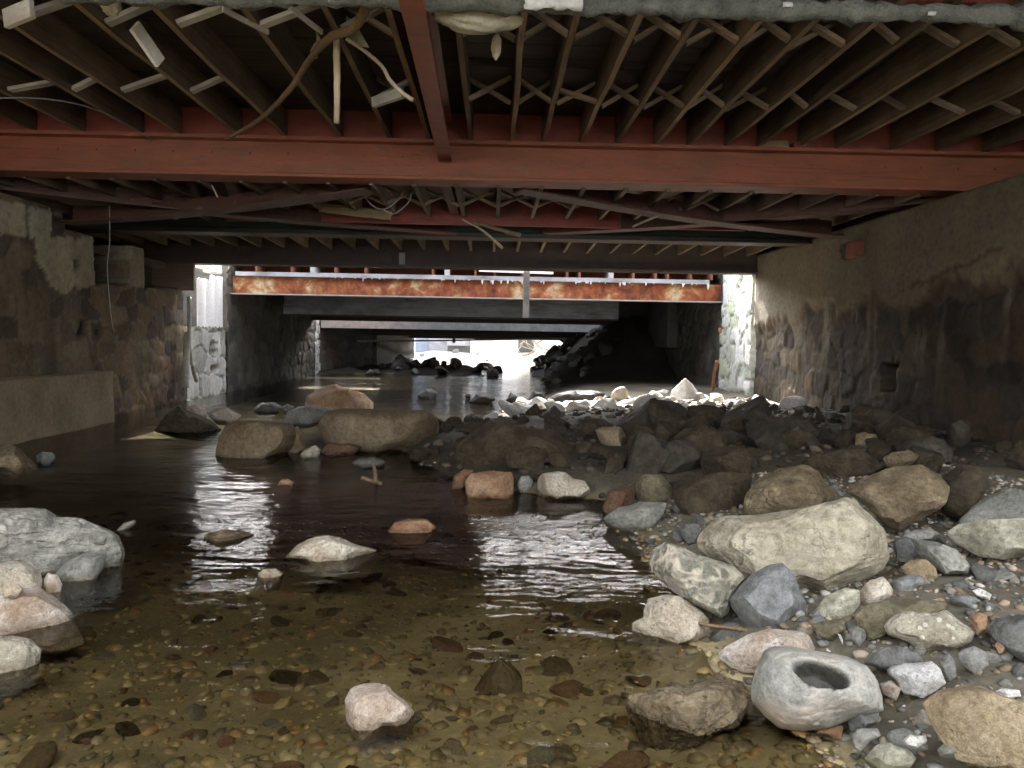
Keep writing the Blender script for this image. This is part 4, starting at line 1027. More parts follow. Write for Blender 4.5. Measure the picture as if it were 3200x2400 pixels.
rock('bright white quartz block next to the hollowed stone', A, [(1505, 1080), (1540, 1060), (1640, 1060), (1760, 1050), (1800, 1090), (1830, 1160), (1780, 1190), (1710, 1215), (1620, 1200), (1560, 1150), (1510, 1120)], .13, .85, 'quartz', 4, 5, .06, box=.6, planes=(((0, .75, .65), .5), ((.6, -.2, .75), .55), ((-.4, -.3, .86), .55)))
rock('big ochre-brown boulder cut off by the lower right corner', A, [(1705, 1260), (1780, 1190), (1900, 1160), (2000, 1170), (2100, 1220), (2230, 1260), (2350, 1300), (2400, 1420), (2350, 1560), (2200, 1580), (2000, 1560), (1880, 1530), (1800, 1440), (1740, 1350)], .13, .7, 'ochre', 3, 6, .04, .05)
rock('dark grey boulder on the gravel at the right edge', A, [(2030, 870), (2060, 830), (2200, 820), (2330, 850), (2380, 930), (2330, 1030), (2200, 1030), (2130, 990), (2060, 940)], .2, .7, 'darkgrey', 4, 5)
rock('flat dark grey stone behind the white quartz block', A, [(1420, 1060), (1500, 990), (1600, 975), (1680, 1010), (1720, 1050), (1650, 1085), (1520, 1085)], .15, .7, 'darkgrey', 4)
rock('pale grey wedge stone right of the largest tan boulder', A, [(1640, 440), (1760, 455), (1880, 500), (1960, 580), (1950, 610), (1830, 610), (1740, 570), (1690, 530)], .24, .7, 'grey', 5)
rock('small yellowish stone in front of the pale grey wedge stone', A, [(1600, 590), (1650, 550), (1730, 550), (1780, 590), (1800, 640), (1720, 660), (1640, 635)], .2, .8, 'ochre', 4, 4)
rock('blue-grey angular stone below the small yellowish stone', A, [(1555, 650), (1620, 615), (1700, 630), (1740, 670), (1680, 705), (1580, 720)], .18, .8, 'slate', 6, 4)
rock('smooth olive-grey oval stone right of the slate boulder', A, [(1180, 800), (1230, 730), (1330, 690), (1400, 700), (1405, 770), (1350, 830), (1250, 848), (1190, 830)], .13, .8, 'greenish', 2, 5, .03)
rock('tan stone wedged under the largest tan boulder', A, [(1390, 710), (1450, 650), (1520, 630), (1570, 700), (1560, 735), (1480, 765), (1400, 800)], .15, .8, 'cream', 5, 4)
rock('long grey-brown stone lying behind the speckled conglomerate boulder', A, [(1370, 830), (1440, 770), (1560, 745), (1700, 740), (1830, 760), (1830, 810), (1640, 850), (1560, 880), (1520, 920), (1440, 940), (1380, 880)], .15, .6, 'olive', 3, 5, .04)
rock('pale green slab front half at the right edge', A, [(1815, 420), (1880, 375), (2000, 355), (2200, 345), (2400, 345), (2420, 450), (2280, 520), (2100, 530), (1990, 522), (1880, 475)], .27, .7, 'greenish', 4, 5, .04)
rock('grey slab leaning behind the pale green slab', A, [(1880, 360), (1950, 290), (2020, 230), (2120, 205), (2300, 205), (2420, 260), (2420, 400), (2200, 400), (1980, 400)], .3, .7, 'grey', 5)
rock('big brown boulder with pale scratches, behind the largest tan boulder', A, [(1330, 215), (1400, 150), (1560, 85), (1700, 75), (1800, 130), (1850, 190), (1830, 270), (1700, 350), (1590, 390), (1480, 320), (1400, 260)], .28, .7, 'brown', 5, 5, .04)
rock('black-brown boulder right of the big scratched brown boulder', A, [(1790, 140), (1900, 60), (2000, 55), (2060, 110), (2040, 190), (1980, 270), (1900, 330), (1800, 300)], .3, .7, 'mud', 4)
rock('rough-faced brown boulder with golden lichen, directly behind the largest tan boulder', A, [(810, 330), (830, 230), (900, 150), (1000, 100), (1120, 80), (1200, 110), (1280, 180), (1330, 240), (1280, 330), (1000, 360)], .18, .8, 'brown', 6, 5, .1)
rock('round brown stone on top of the big scratched brown boulder', A, [(1515, 50), (1560, 20), (1640, 8), (1700, 35), (1690, 75), (1600, 92), (1530, 85)], .38, .8, 'brown', 2, 4)
rock('grey dome stone behind the round brown stone', 'R', [(930, 460), (1060, 390), (1200, 360), (1300, 350), (1420, 400), (1520, 500), (1500, 600), (1300, 640), (1050, 600)], .3, .7, 'mudgrey', 3, 4)
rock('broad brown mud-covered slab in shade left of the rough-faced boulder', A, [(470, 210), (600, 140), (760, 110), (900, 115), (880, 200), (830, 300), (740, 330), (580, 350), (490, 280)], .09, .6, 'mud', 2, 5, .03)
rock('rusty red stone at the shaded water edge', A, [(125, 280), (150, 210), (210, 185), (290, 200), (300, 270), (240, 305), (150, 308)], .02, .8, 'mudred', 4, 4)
rock('olive-brown pyramid stone behind the rusty red stone', A, [(285, 180), (330, 130), (420, 120), (480, 190), (490, 260), (380, 280), (300, 255)], .05, .8, 'olive', 5, 4)
rock('flat purple-grey stone with an orange corner at the water edge', A, [(130, 345), (210, 290), (300, 265), (450, 270), (430, 330), (380, 372), (280, 395), (180, 380)], .01, .7, 'grey', 5, 5)
rock('dark stone in the shade touching the top left of the largest tan boulder', 'N', [(610, 970), (680, 930), (790, 930), (800, 1000), (760, 1090), (690, 1100), (640, 1040)], .05, .8, 'darkgrey', 4, 4)
rock('thin grey stone in the shade right of the largest tan boulder', 'R', [(1000, 1330), (1150, 1280), (1300, 1260), (1420, 1320), (1340, 1380), (1180, 1400), (1040, 1390)], .26, .7, 'grey', 4, 4)
rock('dark stone with a white fleck beside the torn edge of the largest tan boulder', 'R', [(920, 1390), (1010, 1350), (1120, 1360), (1200, 1430), (1190, 1530), (1080, 1590), (960, 1580)], .22, .8, 'darkgrey', 4, 4)

B = 'B'
rock('large pale flat boulder with dark seams, out of the water at the left edge', B, [(-160, 470), (-60, 425), (0, 425), (130, 418), (220, 430), (280, 470), (380, 480), (480, 520), (560, 560), (590, 610), (560, 650), (490, 665), (400, 675), (250, 690), (130, 690), (0, 660), (-120, 640)], .03, .75, 'ledge', 3, 6, .06, box=.6, planes=(((.1, .75, .65), .42), ((0, -.5, .86), .55)))
rock('blue-grey toe stone under the large pale flat boulder', B, [(230, 740), (300, 690), (400, 645), (500, 650), (490, 710), (440, 755), (340, 762)], 0, .8, 'grey', 5, 4)
rock('tan stone below the large pale flat boulder at the left edge', B, [(-120, 720), (-40, 690), (60, 680), (150, 690), (205, 740), (190, 800), (100, 820), (0, 830), (-90, 810)], .02, .8, 'cream', 4, 5)
rock('small whitish stone beside the blue-grey toe stone', B, [(205, 770), (225, 735), (270, 745), (295, 790), (280, 825), (225, 825)], 0, .8, 'pink', 3, 4)
rock('small white lump on top of the pointed white boulder', B, [(8, 825), (25, 800), (90, 792), (112, 815), (80, 850), (20, 852)], .14, .9, 'cream', 2, 4)
rock('pointed white boulder tapering into the water at the left edge', B, [(-100, 880), (-20, 840), (60, 815), (180, 800), (270, 850), (340, 910), (405, 962), (300, 972), (100, 972), (-90, 966)], 0, .8, 'pink', 6, 5, .06)
rock('grey speckled boulder lowest at the left edge, half in the water', B, [(-140, 1060), (-60, 1035), (60, 1030), (150, 1050), (195, 1100), (180, 1150), (90, 1168), (-120, 1176)], 0, .8, 'conglom', 4, 5, .07)
rock('low cream rock with a tail breaking the middle of the stream', B, [(1300, 645), (1380, 608), (1450, 575), (1540, 560), (1610, 568), (1660, 598), (1705, 612), (1795, 625), (1705, 645), (1630, 662), (1500, 658), (1400, 650)], 0, .8, 'cream', 6, 5, .07)
rock('brown stone just breaking the surface upstream of the low cream rock', B, [(925, 595), (970, 555), (1050, 535), (1150, 535), (1215, 560), (1130, 585), (1020, 598)], -.03, .7, 'brown', 3, 4)
rock('small oval cream stone awash below the low cream rock', B, [(1210, 745), (1240, 722), (1300, 718), (1335, 742), (1320, 775), (1250, 776)], -.03, .8, 'cream', 2, 4)
rock('dark brown boulder in front of the concrete ledge at the left edge', B, [(-120, 170), (-40, 140), (40, 128), (110, 150), (180, 215), (195, 255), (60, 280), (-100, 285)], .05, .8, 'brown', 4, 5)
rock('small dark stone beside the boulder under the concrete ledge', B, [(165, 190), (200, 168), (250, 172), (268, 195), (240, 210), (180, 210)], .02, .8, 'darkgrey', 2, 4)
rock('thin grey slab edge awash beside the large pale flat boulder', B, [(535, 535), (580, 505), (640, 488), (640, 510), (600, 530), (560, 548)], -.02, .6, 'grey', 2, 4)
rock('round white rock alone in the near water', 'C', [(300, 1265), (340, 1200), (420, 1158), (500, 1153), (580, 1188), (640, 1230), (700, 1270), (755, 1305), (740, 1345), (680, 1358), (560, 1350), (430, 1365), (335, 1330)], 0, .85, 'pink', 3, 5, .04)
rock('brown pyramid stone showing through the near water', 'C', [(1055, 1175), (1130, 1110), (1180, 1030), (1228, 998), (1290, 1040), (1345, 1110), (1355, 1175), (1300, 1205), (1150, 1195)], -.13, .7, 'ochre', 5, 5, .08, .5)
rock('brown reddish stone under the riffle in mid stream', 'C', [(565, 290), (620, 240), (700, 220), (800, 225), (855, 270), (780, 310), (640, 315)], -.02, .7, 'rust', 3, 4)

M = '4'
rock('brown square-ended boulder of the stone dam, nearest the concrete ledge', M, [(540, 1335), (555, 1250), (600, 1160), (700, 1130), (900, 1138), (1050, 1155), (1110, 1210), (1105, 1290), (1040, 1325), (900, 1340), (700, 1350)], 0, .9, 'block', 4, 5, .035)
rock('long cylinder-shaped boulder lying across the stone dam', M, [(1198, 1140), (1240, 1088), (1330, 1058), (1600, 1062), (1900, 1073), (1945, 1115), (1958, 1200), (1940, 1275), (1800, 1295), (1600, 1290), (1400, 1275), (1260, 1258), (1208, 1205)], .02, 1.0, 'block', 1, 5, .02)
rock('pointed reddish boulder behind the cylinder-shaped boulder', M, [(1065, 1050), (1120, 980), (1200, 925), (1300, 890), (1370, 928), (1500, 960), (1580, 1020), (1595, 1075), (1400, 1095), (1100, 1080)], 0, .9, 'salmon', 5, 5, .04)
rock('dark slab with a pale lit rim between the two dam boulders', M, [(960, 1125), (1000, 1080), (1080, 1045), (1180, 1033), (1310, 1058), (1260, 1110), (1150, 1140), (1000, 1145)], .03, .8, 'grey', 2, 5, .02)
rock('low dark boulder at the foot of the rubble wall corner', M, [(165, 1170), (230, 1100), (320, 1035), (420, 1085), (520, 1130), (595, 1165), (520, 1200), (300, 1190)], 0, .8, 'mud', 4, 5)
rock('pale lit boulder at the base of the broken masonry footing, nearest the open water', M, [(490, 1085), (560, 1048), (640, 1056), (720, 1100), (660, 1132), (560, 1130)], .02, .8, 'pink', 4, 4)
rock('pale lit boulder at the base of the broken masonry footing, nearest the wall', M, [(370, 1048), (430, 1032), (490, 1060), (495, 1105), (420, 1100)], .03, .8, 'cream', 4, 4)
rock('small tan block beside the brown square-ended boulder', M, [(1080, 1345), (1110, 1310), (1180, 1288), (1212, 1315), (1195, 1355), (1110, 1368)], 0, .8, 'greenish', 5, 4)
rock('broken end block of the brown square-ended boulder', M, [(985, 1310), (1000, 1220), (1060, 1165), (1115, 1210), (1112, 1295), (1050, 1330)], 0, .8, 'block', 5, 4)
rock('small dark stone by the far damp wall', M, [(780, 1065), (830, 1025), (920, 1020), (975, 1050), (940, 1080), (830, 1082)], 0, .8, 'darkgrey', 3, 4)
rock('small grey stone touching the dark slab with the lit rim', M, [(965, 1055), (1000, 1028), (1045, 1045), (1035, 1080), (985, 1082)], 0, .8, 'grey', 3, 4)
rock('small reddish stone awash below the dam', M, [(935, 1540), (960, 1505), (1010, 1500), (1045, 1525), (1030, 1552)], -.02, .8, 'salmon', 3, 4)
rock('dark stone awash in front of the cylinder-shaped boulder', M, [(1400, 1400), (1450, 1370), (1550, 1362), (1620, 1390), (1600, 1420), (1470, 1425)], -.01, .8, 'darkgrey', 3, 4)
rock('low dark wedge at the foot of the cylinder-shaped boulder', M, [(1200, 1330), (1260, 1275), (1380, 1275), (1470, 1300), (1420, 1335), (1280, 1345)], 0, .7, 'mudred', 3, 4)

N = '5'
rock('white lit flat boulder at the edge of the bright water', N, [(298, 1008), (340, 998), (400, 1028), (480, 1013), (560, 1028), (605, 1062), (585, 1115), (500, 1148), (420, 1120), (340, 1078), (310, 1045)], .03, .8, 'white', 4, 5, .05)
rock('dark pointed stone in front of the white lit stones', N, [(570, 1110), (620, 1060), (670, 1033), (712, 1080), (755, 1150), (735, 1200), (600, 1200)], .08, .8, 'mudgrey', 5, 4)
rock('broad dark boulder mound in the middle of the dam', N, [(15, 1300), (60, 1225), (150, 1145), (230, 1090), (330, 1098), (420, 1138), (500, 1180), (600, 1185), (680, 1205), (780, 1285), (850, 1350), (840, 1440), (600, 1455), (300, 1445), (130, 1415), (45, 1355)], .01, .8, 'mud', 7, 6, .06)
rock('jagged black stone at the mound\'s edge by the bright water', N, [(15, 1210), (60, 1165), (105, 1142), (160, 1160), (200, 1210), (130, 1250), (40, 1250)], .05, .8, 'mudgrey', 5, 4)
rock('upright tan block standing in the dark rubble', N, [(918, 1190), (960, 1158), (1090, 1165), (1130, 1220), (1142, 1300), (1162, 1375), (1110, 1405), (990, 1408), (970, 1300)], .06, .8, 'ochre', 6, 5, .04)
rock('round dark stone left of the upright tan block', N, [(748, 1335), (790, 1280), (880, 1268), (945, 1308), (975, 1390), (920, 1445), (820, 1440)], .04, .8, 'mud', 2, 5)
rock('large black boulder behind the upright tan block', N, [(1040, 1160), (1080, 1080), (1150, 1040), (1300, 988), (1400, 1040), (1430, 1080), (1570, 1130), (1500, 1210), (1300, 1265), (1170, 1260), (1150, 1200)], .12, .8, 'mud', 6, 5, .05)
rock('bright white pyramid boulder near the pale block pier', N, [(1385, 1035), (1400, 950), (1430, 918), (1490, 868), (1540, 908), (1605, 992), (1555, 1025), (1520, 1080), (1400, 1075)], 0.02, .8, 'quartz', 3, 5, .03, planes=(((-.6, .3, .75), .45), ((.65, .25, .7), .45)))
rock('white flat stone left of the white pyramid boulder', N, [(1280, 985), (1310, 950), (1350, 935), (1400, 945), (1405, 1010), (1340, 1010)], .03, .8, 'white', 4, 4)
rock('white angular stone in the sunlit patch, largest of its cluster', N, [(690, 1055), (760, 1012), (880, 1008), (905, 1040), (820, 1075), (720, 1085)], .1, .8, 'white', 6, 4)
rock('white boulder with a hump, right of the largest sunlit angular stone', N, [(895, 1045), (950, 998), (1050, 992), (1065, 1040), (950, 1088)], .1, .8, 'white', 5, 4)
rock('white thin stone ending the sunlit cluster toward the pyramid boulder', N, [(1010, 1058), (1080, 1010), (1180, 993), (1205, 1025), (1080, 1072)], .1, .8, 'white', 5, 4)
rock('blue-white stone at the bottom of the sunlit cluster', N, [(720, 1095), (800, 1072), (865, 1110), (830, 1170), (750, 1178)], .1, .8, 'quartz', 5, 4)
rock('small white stone between the sunlit cluster and the black boulder', N, [(850, 1085), (900, 1055), (955, 1088), (930, 1138), (860, 1140)], .1, .8, 'white', 5, 4)
rock('low white chip at the foot of the dark pointed stone', N, [(480, 1165), (530, 1140), (580, 1132), (600, 1175), (540, 1190)], .05, .8, 'grey', 5, 4)
rock('white ledge stone at the base of the pale block pier', N, [(1705, 1040), (1740, 1008), (1830, 1000), (1900, 1020), (1840, 1060), (1745, 1075)], .08, .8, 'white', 4, 4)
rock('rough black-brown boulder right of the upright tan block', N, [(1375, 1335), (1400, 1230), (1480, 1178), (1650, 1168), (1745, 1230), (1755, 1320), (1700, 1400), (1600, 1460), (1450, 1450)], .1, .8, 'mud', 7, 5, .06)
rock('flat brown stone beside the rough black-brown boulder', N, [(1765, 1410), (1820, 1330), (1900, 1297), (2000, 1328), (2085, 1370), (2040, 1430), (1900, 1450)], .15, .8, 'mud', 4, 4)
rock('pink-tan block at the water edge, left of the cream boulder', N, [(103, 1515), (140, 1468), (260, 1448), (412, 1453), (422, 1505), (402, 1598), (260, 1606), (118, 1596)], 0, .9, 'salmon', 5, 5, .03)
rock('cream boulder with a humped top at the water edge of the dam', N, [(533, 1565), (550, 1500), (590, 1468), (690, 1453), (740, 1460), (790, 1500), (860, 1510), (897, 1555), (882, 1600), (700, 1608), (560, 1600)], 0, .9, 'cream', 3, 5, .03)
rock('reddish stone behind the pink-tan block', N, [(10, 1545), (40, 1480), (100, 1438), (165, 1445), (150, 1500), (90, 1550)], .01, .8, 'rust', 4, 4)
rock('round grey stone between the pink-tan block and the cream boulder', N, [(432, 1530), (460, 1485), (510, 1478), (535, 1515), (520, 1568), (450, 1575)], .01, .8, 'grey', 2, 4)
rock('small stone peeping over the cream boulder', N, [(775, 1490), (800, 1460), (845, 1460), (868, 1495), (850, 1515), (800, 1515)], .06, .8, 'olive', 2, 4)
rock('tan ledge stone on the black far wall', N, [(1470, 830), (1500, 785), (1585, 780), (1590, 840), (1530, 855)], .27, .8, 'ochre', 4, 4)
FC = 'F'
for lab, poly, z in (('black stone silhouetted in the bright water, longest of the row', [(1248, 562), (1300, 513), (1400, 508), (1440, 550), (1385, 572)], 0),
                     ('black peaked stone in the bright water', [(1490, 560), (1540, 498), (1585, 530), (1585, 582), (1530, 585)], 0),
                     ('black stone rising toward the dark bank in the bright water', [(1640, 560), (1700, 485), (1765, 498), (1790, 560), (1720, 580)], 0),
                     ('tiny black stone at the start of the silhouetted row', [(1222, 520), (1240, 508), (1265, 512), (1262, 530), (1230, 532)], 0),
                     ('low black stone between the peaked stone and the dark bank', [(1585, 570), (1610, 538), (1650, 545), (1665, 575), (1620, 585)], 0),
                     ('dark boulder hump in the shaded far water', [(890, 515), (940, 478), (1000, 472), (1050, 505), (1000, 530), (920, 532)], 0),
                     ('black boulder on the skyline of the far water', [(1365, 388), (1375, 340), (1420, 330), (1455, 350), (1460, 388)], 0),
                     ('grey boulder outlined against the white far yard', [(1315, 305), (1350, 290), (1380, 268), (1410, 305)], .12)):
    rock(lab, FC, poly, z, .9, 'black' if 'black' in lab else 'darkgrey', 4, 4)
rock('long dark gravel spit beside the silhouetted stones', FC, [(1770, 560), (1850, 510), (1950, 488), (2100, 480), (2200, 500), (2180, 560), (1990, 600), (1850, 605)], .02, .6, 'black', 3, 5, .08)

L6 = '6'
rock('yellow-tan block glowing in the dark rubble by the niche wall', L6, [(1148, 1590), (1155, 1520), (1210, 1505), (1290, 1515), (1302, 1590), (1230, 1608)], .34, .9, 'ochre', 4, 4, .03)
rock('pyramid brown stone in the dark rubble', L6, [(645, 1590), (700, 1520), (800, 1450), (860, 1490), (935, 1570), (900, 1605), (720, 1615)], .28, .8, 'mud', 5, 4)
rock('flat rectangular stone laid at the foot of the niche wall', L6, [(1080, 1330), (1100, 1255), (1440, 1262), (1450, 1340), (1330, 1370), (1120, 1360)], .3, .7, 'mudgrey', 3, 4, .03)
rock('pinkish stone at the foot of the niche wall', L6, [(605, 1480), (620, 1425), (665, 1405), (708, 1430), (700, 1485), (650, 1500)], .25, .8, 'mudred', 3, 4)
rock('tall rounded stone standing against the dark wall at the right', L6, [(1740, 1560), (1750, 1460), (1810, 1425), (1870, 1470), (1880, 1560), (1820, 1600)], .36, .8, 'mudgrey', 3, 4)
rock('long grey stone in the dark rubble behind the flat brown stone', L6, [(250, 1500), (350, 1480), (460, 1500), (570, 1560), (500, 1600), (330, 1590)], .24, .8, 'mudgrey', 3, 4)
# ---------------------------------------------------------------- pebbles on the gravel bank (individually outlined ones first)
for lab, poly, z, m in (
    ('light grey flat-topped pebble below the hollowed stone', [(1365, 1420), (1390, 1385), (1490, 1380), (1510, 1420), (1450, 1450), (1400, 1490), (1370, 1470)], .06, 'grey'),
    ('large light grey pebble at the bottom edge of the gravel', [(1410, 1530), (1490, 1460), (1560, 1450), (1660, 1480), (1690, 1530), (1650, 1565), (1500, 1572)], .05, 'greenish'),
    ('bright white pebble between the grey pebbles and the ochre boulder', [(1615, 1440), (1650, 1410), (1730, 1420), (1735, 1450), (1680, 1475), (1630, 1465)], .1, 'white'),
    ('grey leaf-shaped pebble leaning on the ochre boulder', [(1780, 1490), (1840, 1435), (1900, 1470), (1940, 1530), (1860, 1535), (1800, 1520)], .12, 'grey'),
    ('long white pebble in the bottom right corner', [(2010, 1510), (2080, 1475), (2150, 1490), (2230, 1530), (2150, 1552), (2040, 1548)], .14, 'white'),
    ('dark grey pebble tucked under the hollowed stone', [(1335, 1350), (1400, 1300), (1500, 1300), (1490, 1360), (1400, 1395), (1350, 1385)], .07, 'darkgrey'),
    ('pinkish flat pebble at the wet foot of the hollowed stone', [(1175, 1395), (1250, 1360), (1320, 1370), (1312, 1418), (1200, 1408)], .02, 'salmon'),
    ('heart-shaped grey pebble above the hollowed stone', [(1335, 890), (1380, 875), (1430, 890), (1440, 930), (1400, 972), (1360, 940)], .15, 'grey'),
    ('flat grey-tan pebble with a dark spot beside the heart-shaped pebble', [(1160, 875), (1230, 850), (1330, 850), (1332, 895), (1280, 952), (1200, 935)], .12, 'olive'),
    ('peach pebble between the hollowed stone and the white quartz block', [(1495, 1160), (1560, 1138), (1607, 1190), (1580, 1238), (1520, 1212)], .11, 'pink'),
    ('peach stone in front of the dark grey boulder at the right', [(2065, 975), (2090, 940), (2145, 950), (2140, 990), (2090, 1010)], .2, 'salmon'),
    ('tan stone above the dark grey boulder', [(1930, 830), (1990, 800), (2030, 830), (2040, 900), (1980, 920)], .22, 'salmon'),
    ('curved white shard standing in the gravel', [(1290, 915), (1305, 920), (1318, 945), (1318, 965), (1304, 945)], .14, 'white'),
    ('pair of white flat pebbles on the gravel above the ochre boulder', [(2065, 1200), (2100, 1185), (2190, 1195), (2200, 1225), (2120, 1232)], .2, 'white'),
    ('white bottle-shaped fleck on the gravel below the pale green slab', [(1955, 705), (1990, 688), (2060, 725), (2040, 748), (1980, 730)], .24, 'white'),
    ('grey broken pebble left of the dark grey boulder', [(1880, 1010), (1960, 975), (2030, 1010), (2040, 1070), (1970, 1100), (1890, 1060)], .19, 'grey'),
    ('dark wedge pebble right of the white quartz block', [(1790, 1050), (1840, 1010), (1870, 1050), (1880, 1120), (1840, 1140)], .17, 'darkgrey')):
    rock(lab, A, poly, z, .8, m, 4, 4, .05, .15, name='pebble')

occ = []        # footprint of the boulders so loose stones do not sit inside them
for o in list(COL.objects):
    if o.name.split('.')[0] in ('boulder',) and 'label' in o:
        v = np.array([c[:] for c in o.bound_box]); occ.append((o.location.x + v[:, 0].min(), o.location.x + v[:, 0].max(), o.location.y + v[:, 1].min(), o.location.y + v[:, 1].max()))
def free(x, y, k=.15):
    for a, b, c, d in occ:
        if a + k * (b - a) < x < b - k * (b - a) and c + k * (d - c) < y < d - k * (d - c): return False
    return True
def seen(x, y, z):
    q = ROT.T @ (np.array((x, y, z)) - CAM)
    if q[2] > -.3: return False
    u, v = 1600 + F * q[0] / -q[2], 1200 - F * q[1] / -q[2]
    return -20 < u < 3220 and 0 < v < 2420
def proto(seed, flat=.55, sub=3, facets=5):
    rs = np.random.RandomState(seed); S_, f = ico(sub); q = S_.copy()
    for i in range(int(facets * 1.6)):
        n = nrm(rs.normal(size=3)); k = q @ n - rs.uniform(.42, .82); q -= np.where(k > 0, k, 0)[:, None] * n
    q *= (1 + .1 * fbm(S_ * 1.7 + seed, seed, 4))[:, None]
    q *= np.array((1, rs.uniform(.6, .95), flat * rs.uniform(.8, 1.2)))
    return q, f
def scatter(name, mats, label, cat, group, n, region, size, seed, flat=.55, sub=3, lift=.25, facets=5, k=.15, pw=2.2):
    """individual loose stones: a few shapes, each stone an object of its own"""
    rs = np.random.RandomState(seed); protos = []
    for j, mt in enumerate(mats):
        for q in range(3):
            v, f = proto(seed + j * 7 + q, flat, sub, facets)
            me = bpy.data.meshes.new(name); me.from_pydata(v.tolist(), [], f.tolist()); me.materials.append(STONE[mt])
            me.polygons.foreach_set('use_smooth', np.ones(len(me.polygons), bool)); protos.append(me)
    cnt = 0; tries = 0
    while cnt < n and tries < n * 60:
        tries += 1
        x, y = region(rs)
        z = gz(x, y)
        if not free(x, y, k) or not seen(x, y, z): continue
        s = size[0] + (size[1] - size[0]) * rs.rand() ** pw
        o = bpy.data.objects.new(name, protos[rs.randint(len(protos))]); COL.objects.link(o)
        o.location = (x, y, z + s * flat * lift); o.rotation_euler = (rs.uniform(-.35, .35), rs.uniform(-.35, .35), rs.uniform(0, 6.28)); o.scale = (s, s, s)
        tag(o, label, cat, group); cnt += 1
        occ.append((x - s * .8, x + s * .8, y - s * .7, y + s * .7))
def reg(fn): return fn
def bank_near(rs):
    y = rs.uniform(2.1, 5.0); x = np.interp(y, SH_Y, SH_X) + .02 + rs.rand() ** 1.2 * 1.7; return x, y
scatter('pebble', ['grey', 'darkgrey', 'slate'], 'small grey pebble lying loose on the near gravel bank', 'pebble', 'loose grey pebbles on the near gravel bank', 165, bank_near, (.018, .072), 100)
scatter('pebble', ['salmon', 'cream', 'ochre'], 'small tan or peach pebble lying loose on the near gravel bank', 'pebble', 'loose tan pebbles on the near gravel bank', 75, bank_near, (.015, .055), 200)
scatter('pebble', ['white'], 'small white pebble lying loose on the near gravel bank', 'pebble', 'loose white pebbles on the near gravel bank', 16, bank_near, (.012, .032), 300)
def dark_right(rs):
    y = rs.uniform(5.2, 8.4); x = rs.uniform(max(1.2, np.interp(y, SH_Y, SH_X) + .3), XR - .15); return x, y
scatter('rubble_stone', ['mud', 'mudgrey', 'mud'], 'brown or grey rubble stone in the dark heap below the rendered wall', 'stone', 'rubble stones in the dark heap below the rendered wall', 50, dark_right, (.12, .42), 400, .7, 4, .3, 12, .2, 1.6)
def dam(rs):
    y = rs.uniform(6.0, 9.8); x = rs.uniform(np.interp(y, SH_Y, SH_X) - .1, 1.4); return x, y
scatter('rubble_stone', ['mud', 'mudgrey'], 'small dark stone filling gaps in the stone dam', 'stone', 'small dark stones filling gaps in the stone dam', 45, dam, (.07, .24), 500, .7, 4, .3, 10, .1)
def dark_back(rs):
    return rs.uniform(2.2, XR - .15), rs.uniform(8.4, 10.6)
scatter('rubble_stone', ['mud', 'mudgrey'], 'low dark rubble stone between the heap and the pale block pier', 'stone', 'low dark rubble stones before the sunlit patch', 25, dark_back, (.07, .17), 450, .6, 4, .3, 10, .1)
def sun_patch(rs):
    y = rs.uniform(10.3, 12.9); x = rs.uniform(.0, 4.4); return x, y
scatter('rubble_stone', ['white', 'cream', 'quartz'], 'pale stone in the sunlit patch before the pale block pier', 'stone', 'pale stones in the sunlit patch', 60, sun_patch, (.08, .26), 600, .65, 4, .3, 6, .1)
def far_bank(rs):
    y = rs.uniform(20, 29); x = rs.uniform(1.4, 3.6); return x, y
scatter('rubble_stone', ['black', 'darkgrey'], 'black stone in the rubble slope against the far opening', 'stone', 'black stones of the far rubble slope', 60, far_bank, (.12, .36), 700, .75, 3, .3, 6, .0)
def far_left(rs):
    y = rs.uniform(23.5, 29.5); x = rs.uniform(-4.0, .2); return x, y
scatter('rubble_stone', ['black', 'darkgrey'], 'black stone in the shallows under the far low deck', 'stone', 'black stones in the far shallows', 34, far_left, (.15, .4), 800, .7, 3, .5, 6, .0)
def yard(rs):
    y = rs.uniform(30.6, 37); x = rs.uniform(-5, 6); return x, y
scatter('rubble_stone', ['white', 'cream', 'grey'], 'sunlit white stone in the bright yard beyond the far opening', 'stone', 'sunlit stones in the far yard', 18, yard, (.12, .4), 900, .7, 3, .3, 5, .0)
def bedr(rs):
    y = 2.15 + rs.rand() ** 1.4 * 4.0; x = rs.uniform(-.78 * y, np.interp(y, SH_Y, SH_X) - .3); return x, y
scatter('cobble', ['ochre', 'salmon', 'ochre', 'brown'], 'brown or golden cobble on the bed under the near water', 'cobble', 'brown cobbles under the near water', 90, bedr, (.04, .105), 1000, .45, 3, .0)
scatter('cobble', ['grey', 'ochre'], 'grey or ochre cobble on the bed under the near water', 'cobble', 'grey cobbles under the near water', 16, bedr, (.03, .085), 1100, .4, 3, .0)
scatter('cobble', ['cream', 'salmon', 'greenish'], 'pale cobble on the bed under the near water', 'cobble', 'pale cobbles under the near water', 40, bedr, (.025, .075), 1200, .45, 3, .0)

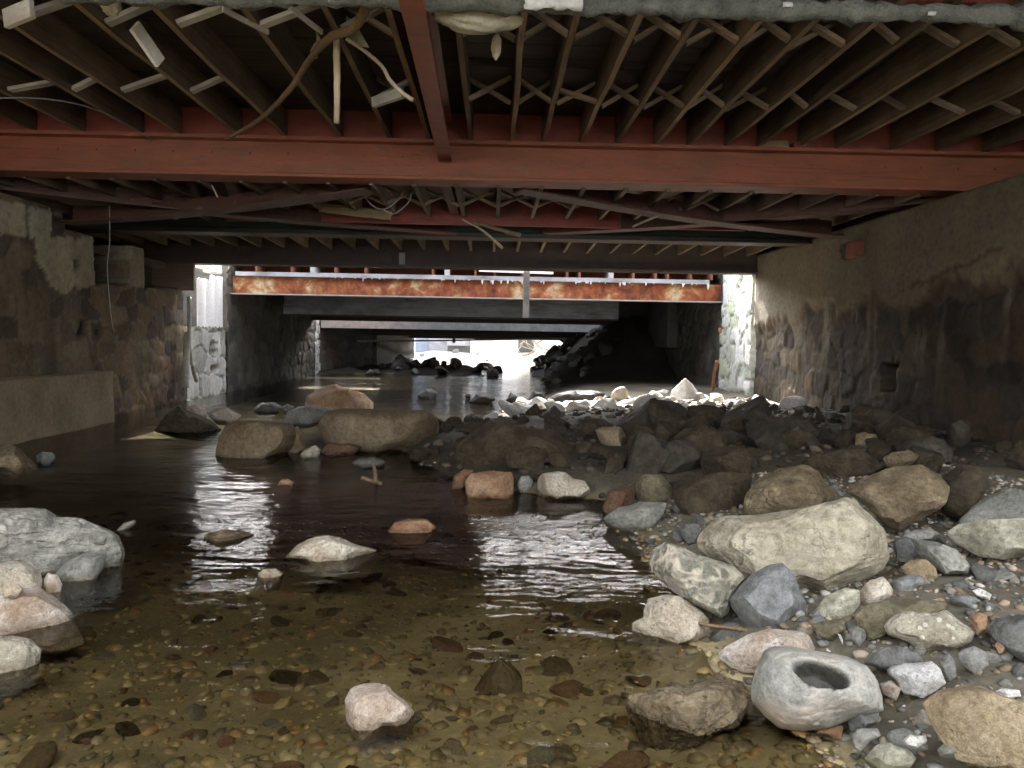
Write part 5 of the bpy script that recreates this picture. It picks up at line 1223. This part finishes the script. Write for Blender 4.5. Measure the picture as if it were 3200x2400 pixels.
# ---------------------------------------------------------------- fine gravel: uncountable, one object each
def gravel(name, n, region, size, pal, seed, sink=0.0):
    rs = np.random.RandomState(seed); base, f = ico(1); V = []; FF = []; CC = []
    pal = np.array(pal); k = 0
    P = np.array([region(rs) for i in range(n)]); Z = ground(P[:, 0], P[:, 1])
    for (x, y), z in zip(P, Z):
        s = size[0] + (size[1] - size[0]) * rs.rand() ** 2.5
        v = base * np.array((1, rs.uniform(.55, 1), rs.uniform(.35, .7))) * (1 + .18 * rs.normal(size=(len(base), 1)).clip(-1, 1)) * s
        a = rs.uniform(0, 6.28); c, q = math.cos(a), math.sin(a); t_ = rs.uniform(-.4, .4)
        v = v @ np.array([[c, -q, 0], [q, c, 0], [0, 0, 1]]).T; v[:, 2] += v[:, 0] * t_; v[:, 2] -= s * sink
        V.append(v + (x, y, z + s * .12)); FF.append(f + k); k += len(base)
        CC.append(np.repeat((pal[rs.randint(len(pal))] * rs.uniform(.7, 1.25))[None], len(base), 0))
    o = obj(name, np.concatenate(V), np.concatenate(FF), PEBBLE, smooth=True, col=np.clip(np.concatenate(CC), .01, .85), origin=(0, 0, 0))
    return tag(o, kind='stuff')
GP = [(.22, .22, .2), (.3, .3, .28), (.16, .16, .15), (.34, .26, .18), (.42, .36, .28), (.25, .2, .14), (.5, .48, .45), (.13, .13, .13)]
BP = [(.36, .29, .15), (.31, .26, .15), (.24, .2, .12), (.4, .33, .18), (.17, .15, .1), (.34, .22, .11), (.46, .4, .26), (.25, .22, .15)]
def r1(rs):
    y = rs.uniform(1.9, 5.6); return np.interp(y, SH_Y, SH_X) - .05 + rs.rand() * 2.6, y
def r2(rs):
    y = 1.95 + rs.rand() ** 1.5 * 4.2; return rs.uniform(-.75 * y, np.interp(y, SH_Y, SH_X) + .05), y
def r3(rs):
    y = rs.uniform(5.4, 13.5); return rs.uniform(np.interp(y, SH_Y, SH_X) - .1, XR - .1), y
gravel('gravel', 5200, r1, (.008, .03), GP, 41)
gravel('streambed_gravel', 4600, r2, (.01, .046), BP, 42, .25)
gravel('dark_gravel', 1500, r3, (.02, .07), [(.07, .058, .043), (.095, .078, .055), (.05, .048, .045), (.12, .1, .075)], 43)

# ================================================================ light
W = bpy.data.worlds.new('World'); S.world = W; W.use_nodes = True
nt = W.node_tree; bg = nt.nodes['Background']
sk = nt.nodes.new('ShaderNodeTexSky'); sk.sky_type = 'NISHITA'; sk.sun_disc = False
SUN = nrm((-.04, 1.0, .82))
el = math.asin(SUN[2]); az = math.atan2(SUN[0], SUN[1])
sk.sun_elevation = el; sk.sun_rotation = az; sk.air_density = .7; sk.dust_density = 5.0; sk.ozone_density = .3
hs_ = nt.nodes.new('ShaderNodeHueSaturation'); hs_.inputs['Saturation'].default_value = .3; nt.links.new(sk.outputs[0], hs_.inputs['Color']); nt.links.new(hs_.outputs[0], bg.inputs['Color']); bg.inputs['Strength'].default_value = .15
sd = bpy.data.lights.new('sun', 'SUN'); sd.energy = 5.0; sd.angle = math.radians(.5); sd.color = (1, .965, .92)
so = bpy.data.objects.new('sun', sd); COL.objects.link(so)
so.rotation_euler = Vector(SUN).to_track_quat('Z', 'Y').to_euler()
S.view_settings.view_transform = 'Standard'; S.view_settings.look = 'None'; S.view_settings.gamma = 1
S.view_settings.exposure = 3.58
cy = S.cycles if hasattr(S, 'cycles') else None
S.render.engine = 'CYCLES'
cy = S.cycles
cy.max_bounces = 10; cy.diffuse_bounces = 6; cy.glossy_bounces = 4; cy.transparent_max_bounces = 8
cy.caustics_reflective = False; cy.sample_clamp_indirect = 8.0
cy.use_denoising = True
for o in S.objects:
    if 'o3' in o: del o['o3']
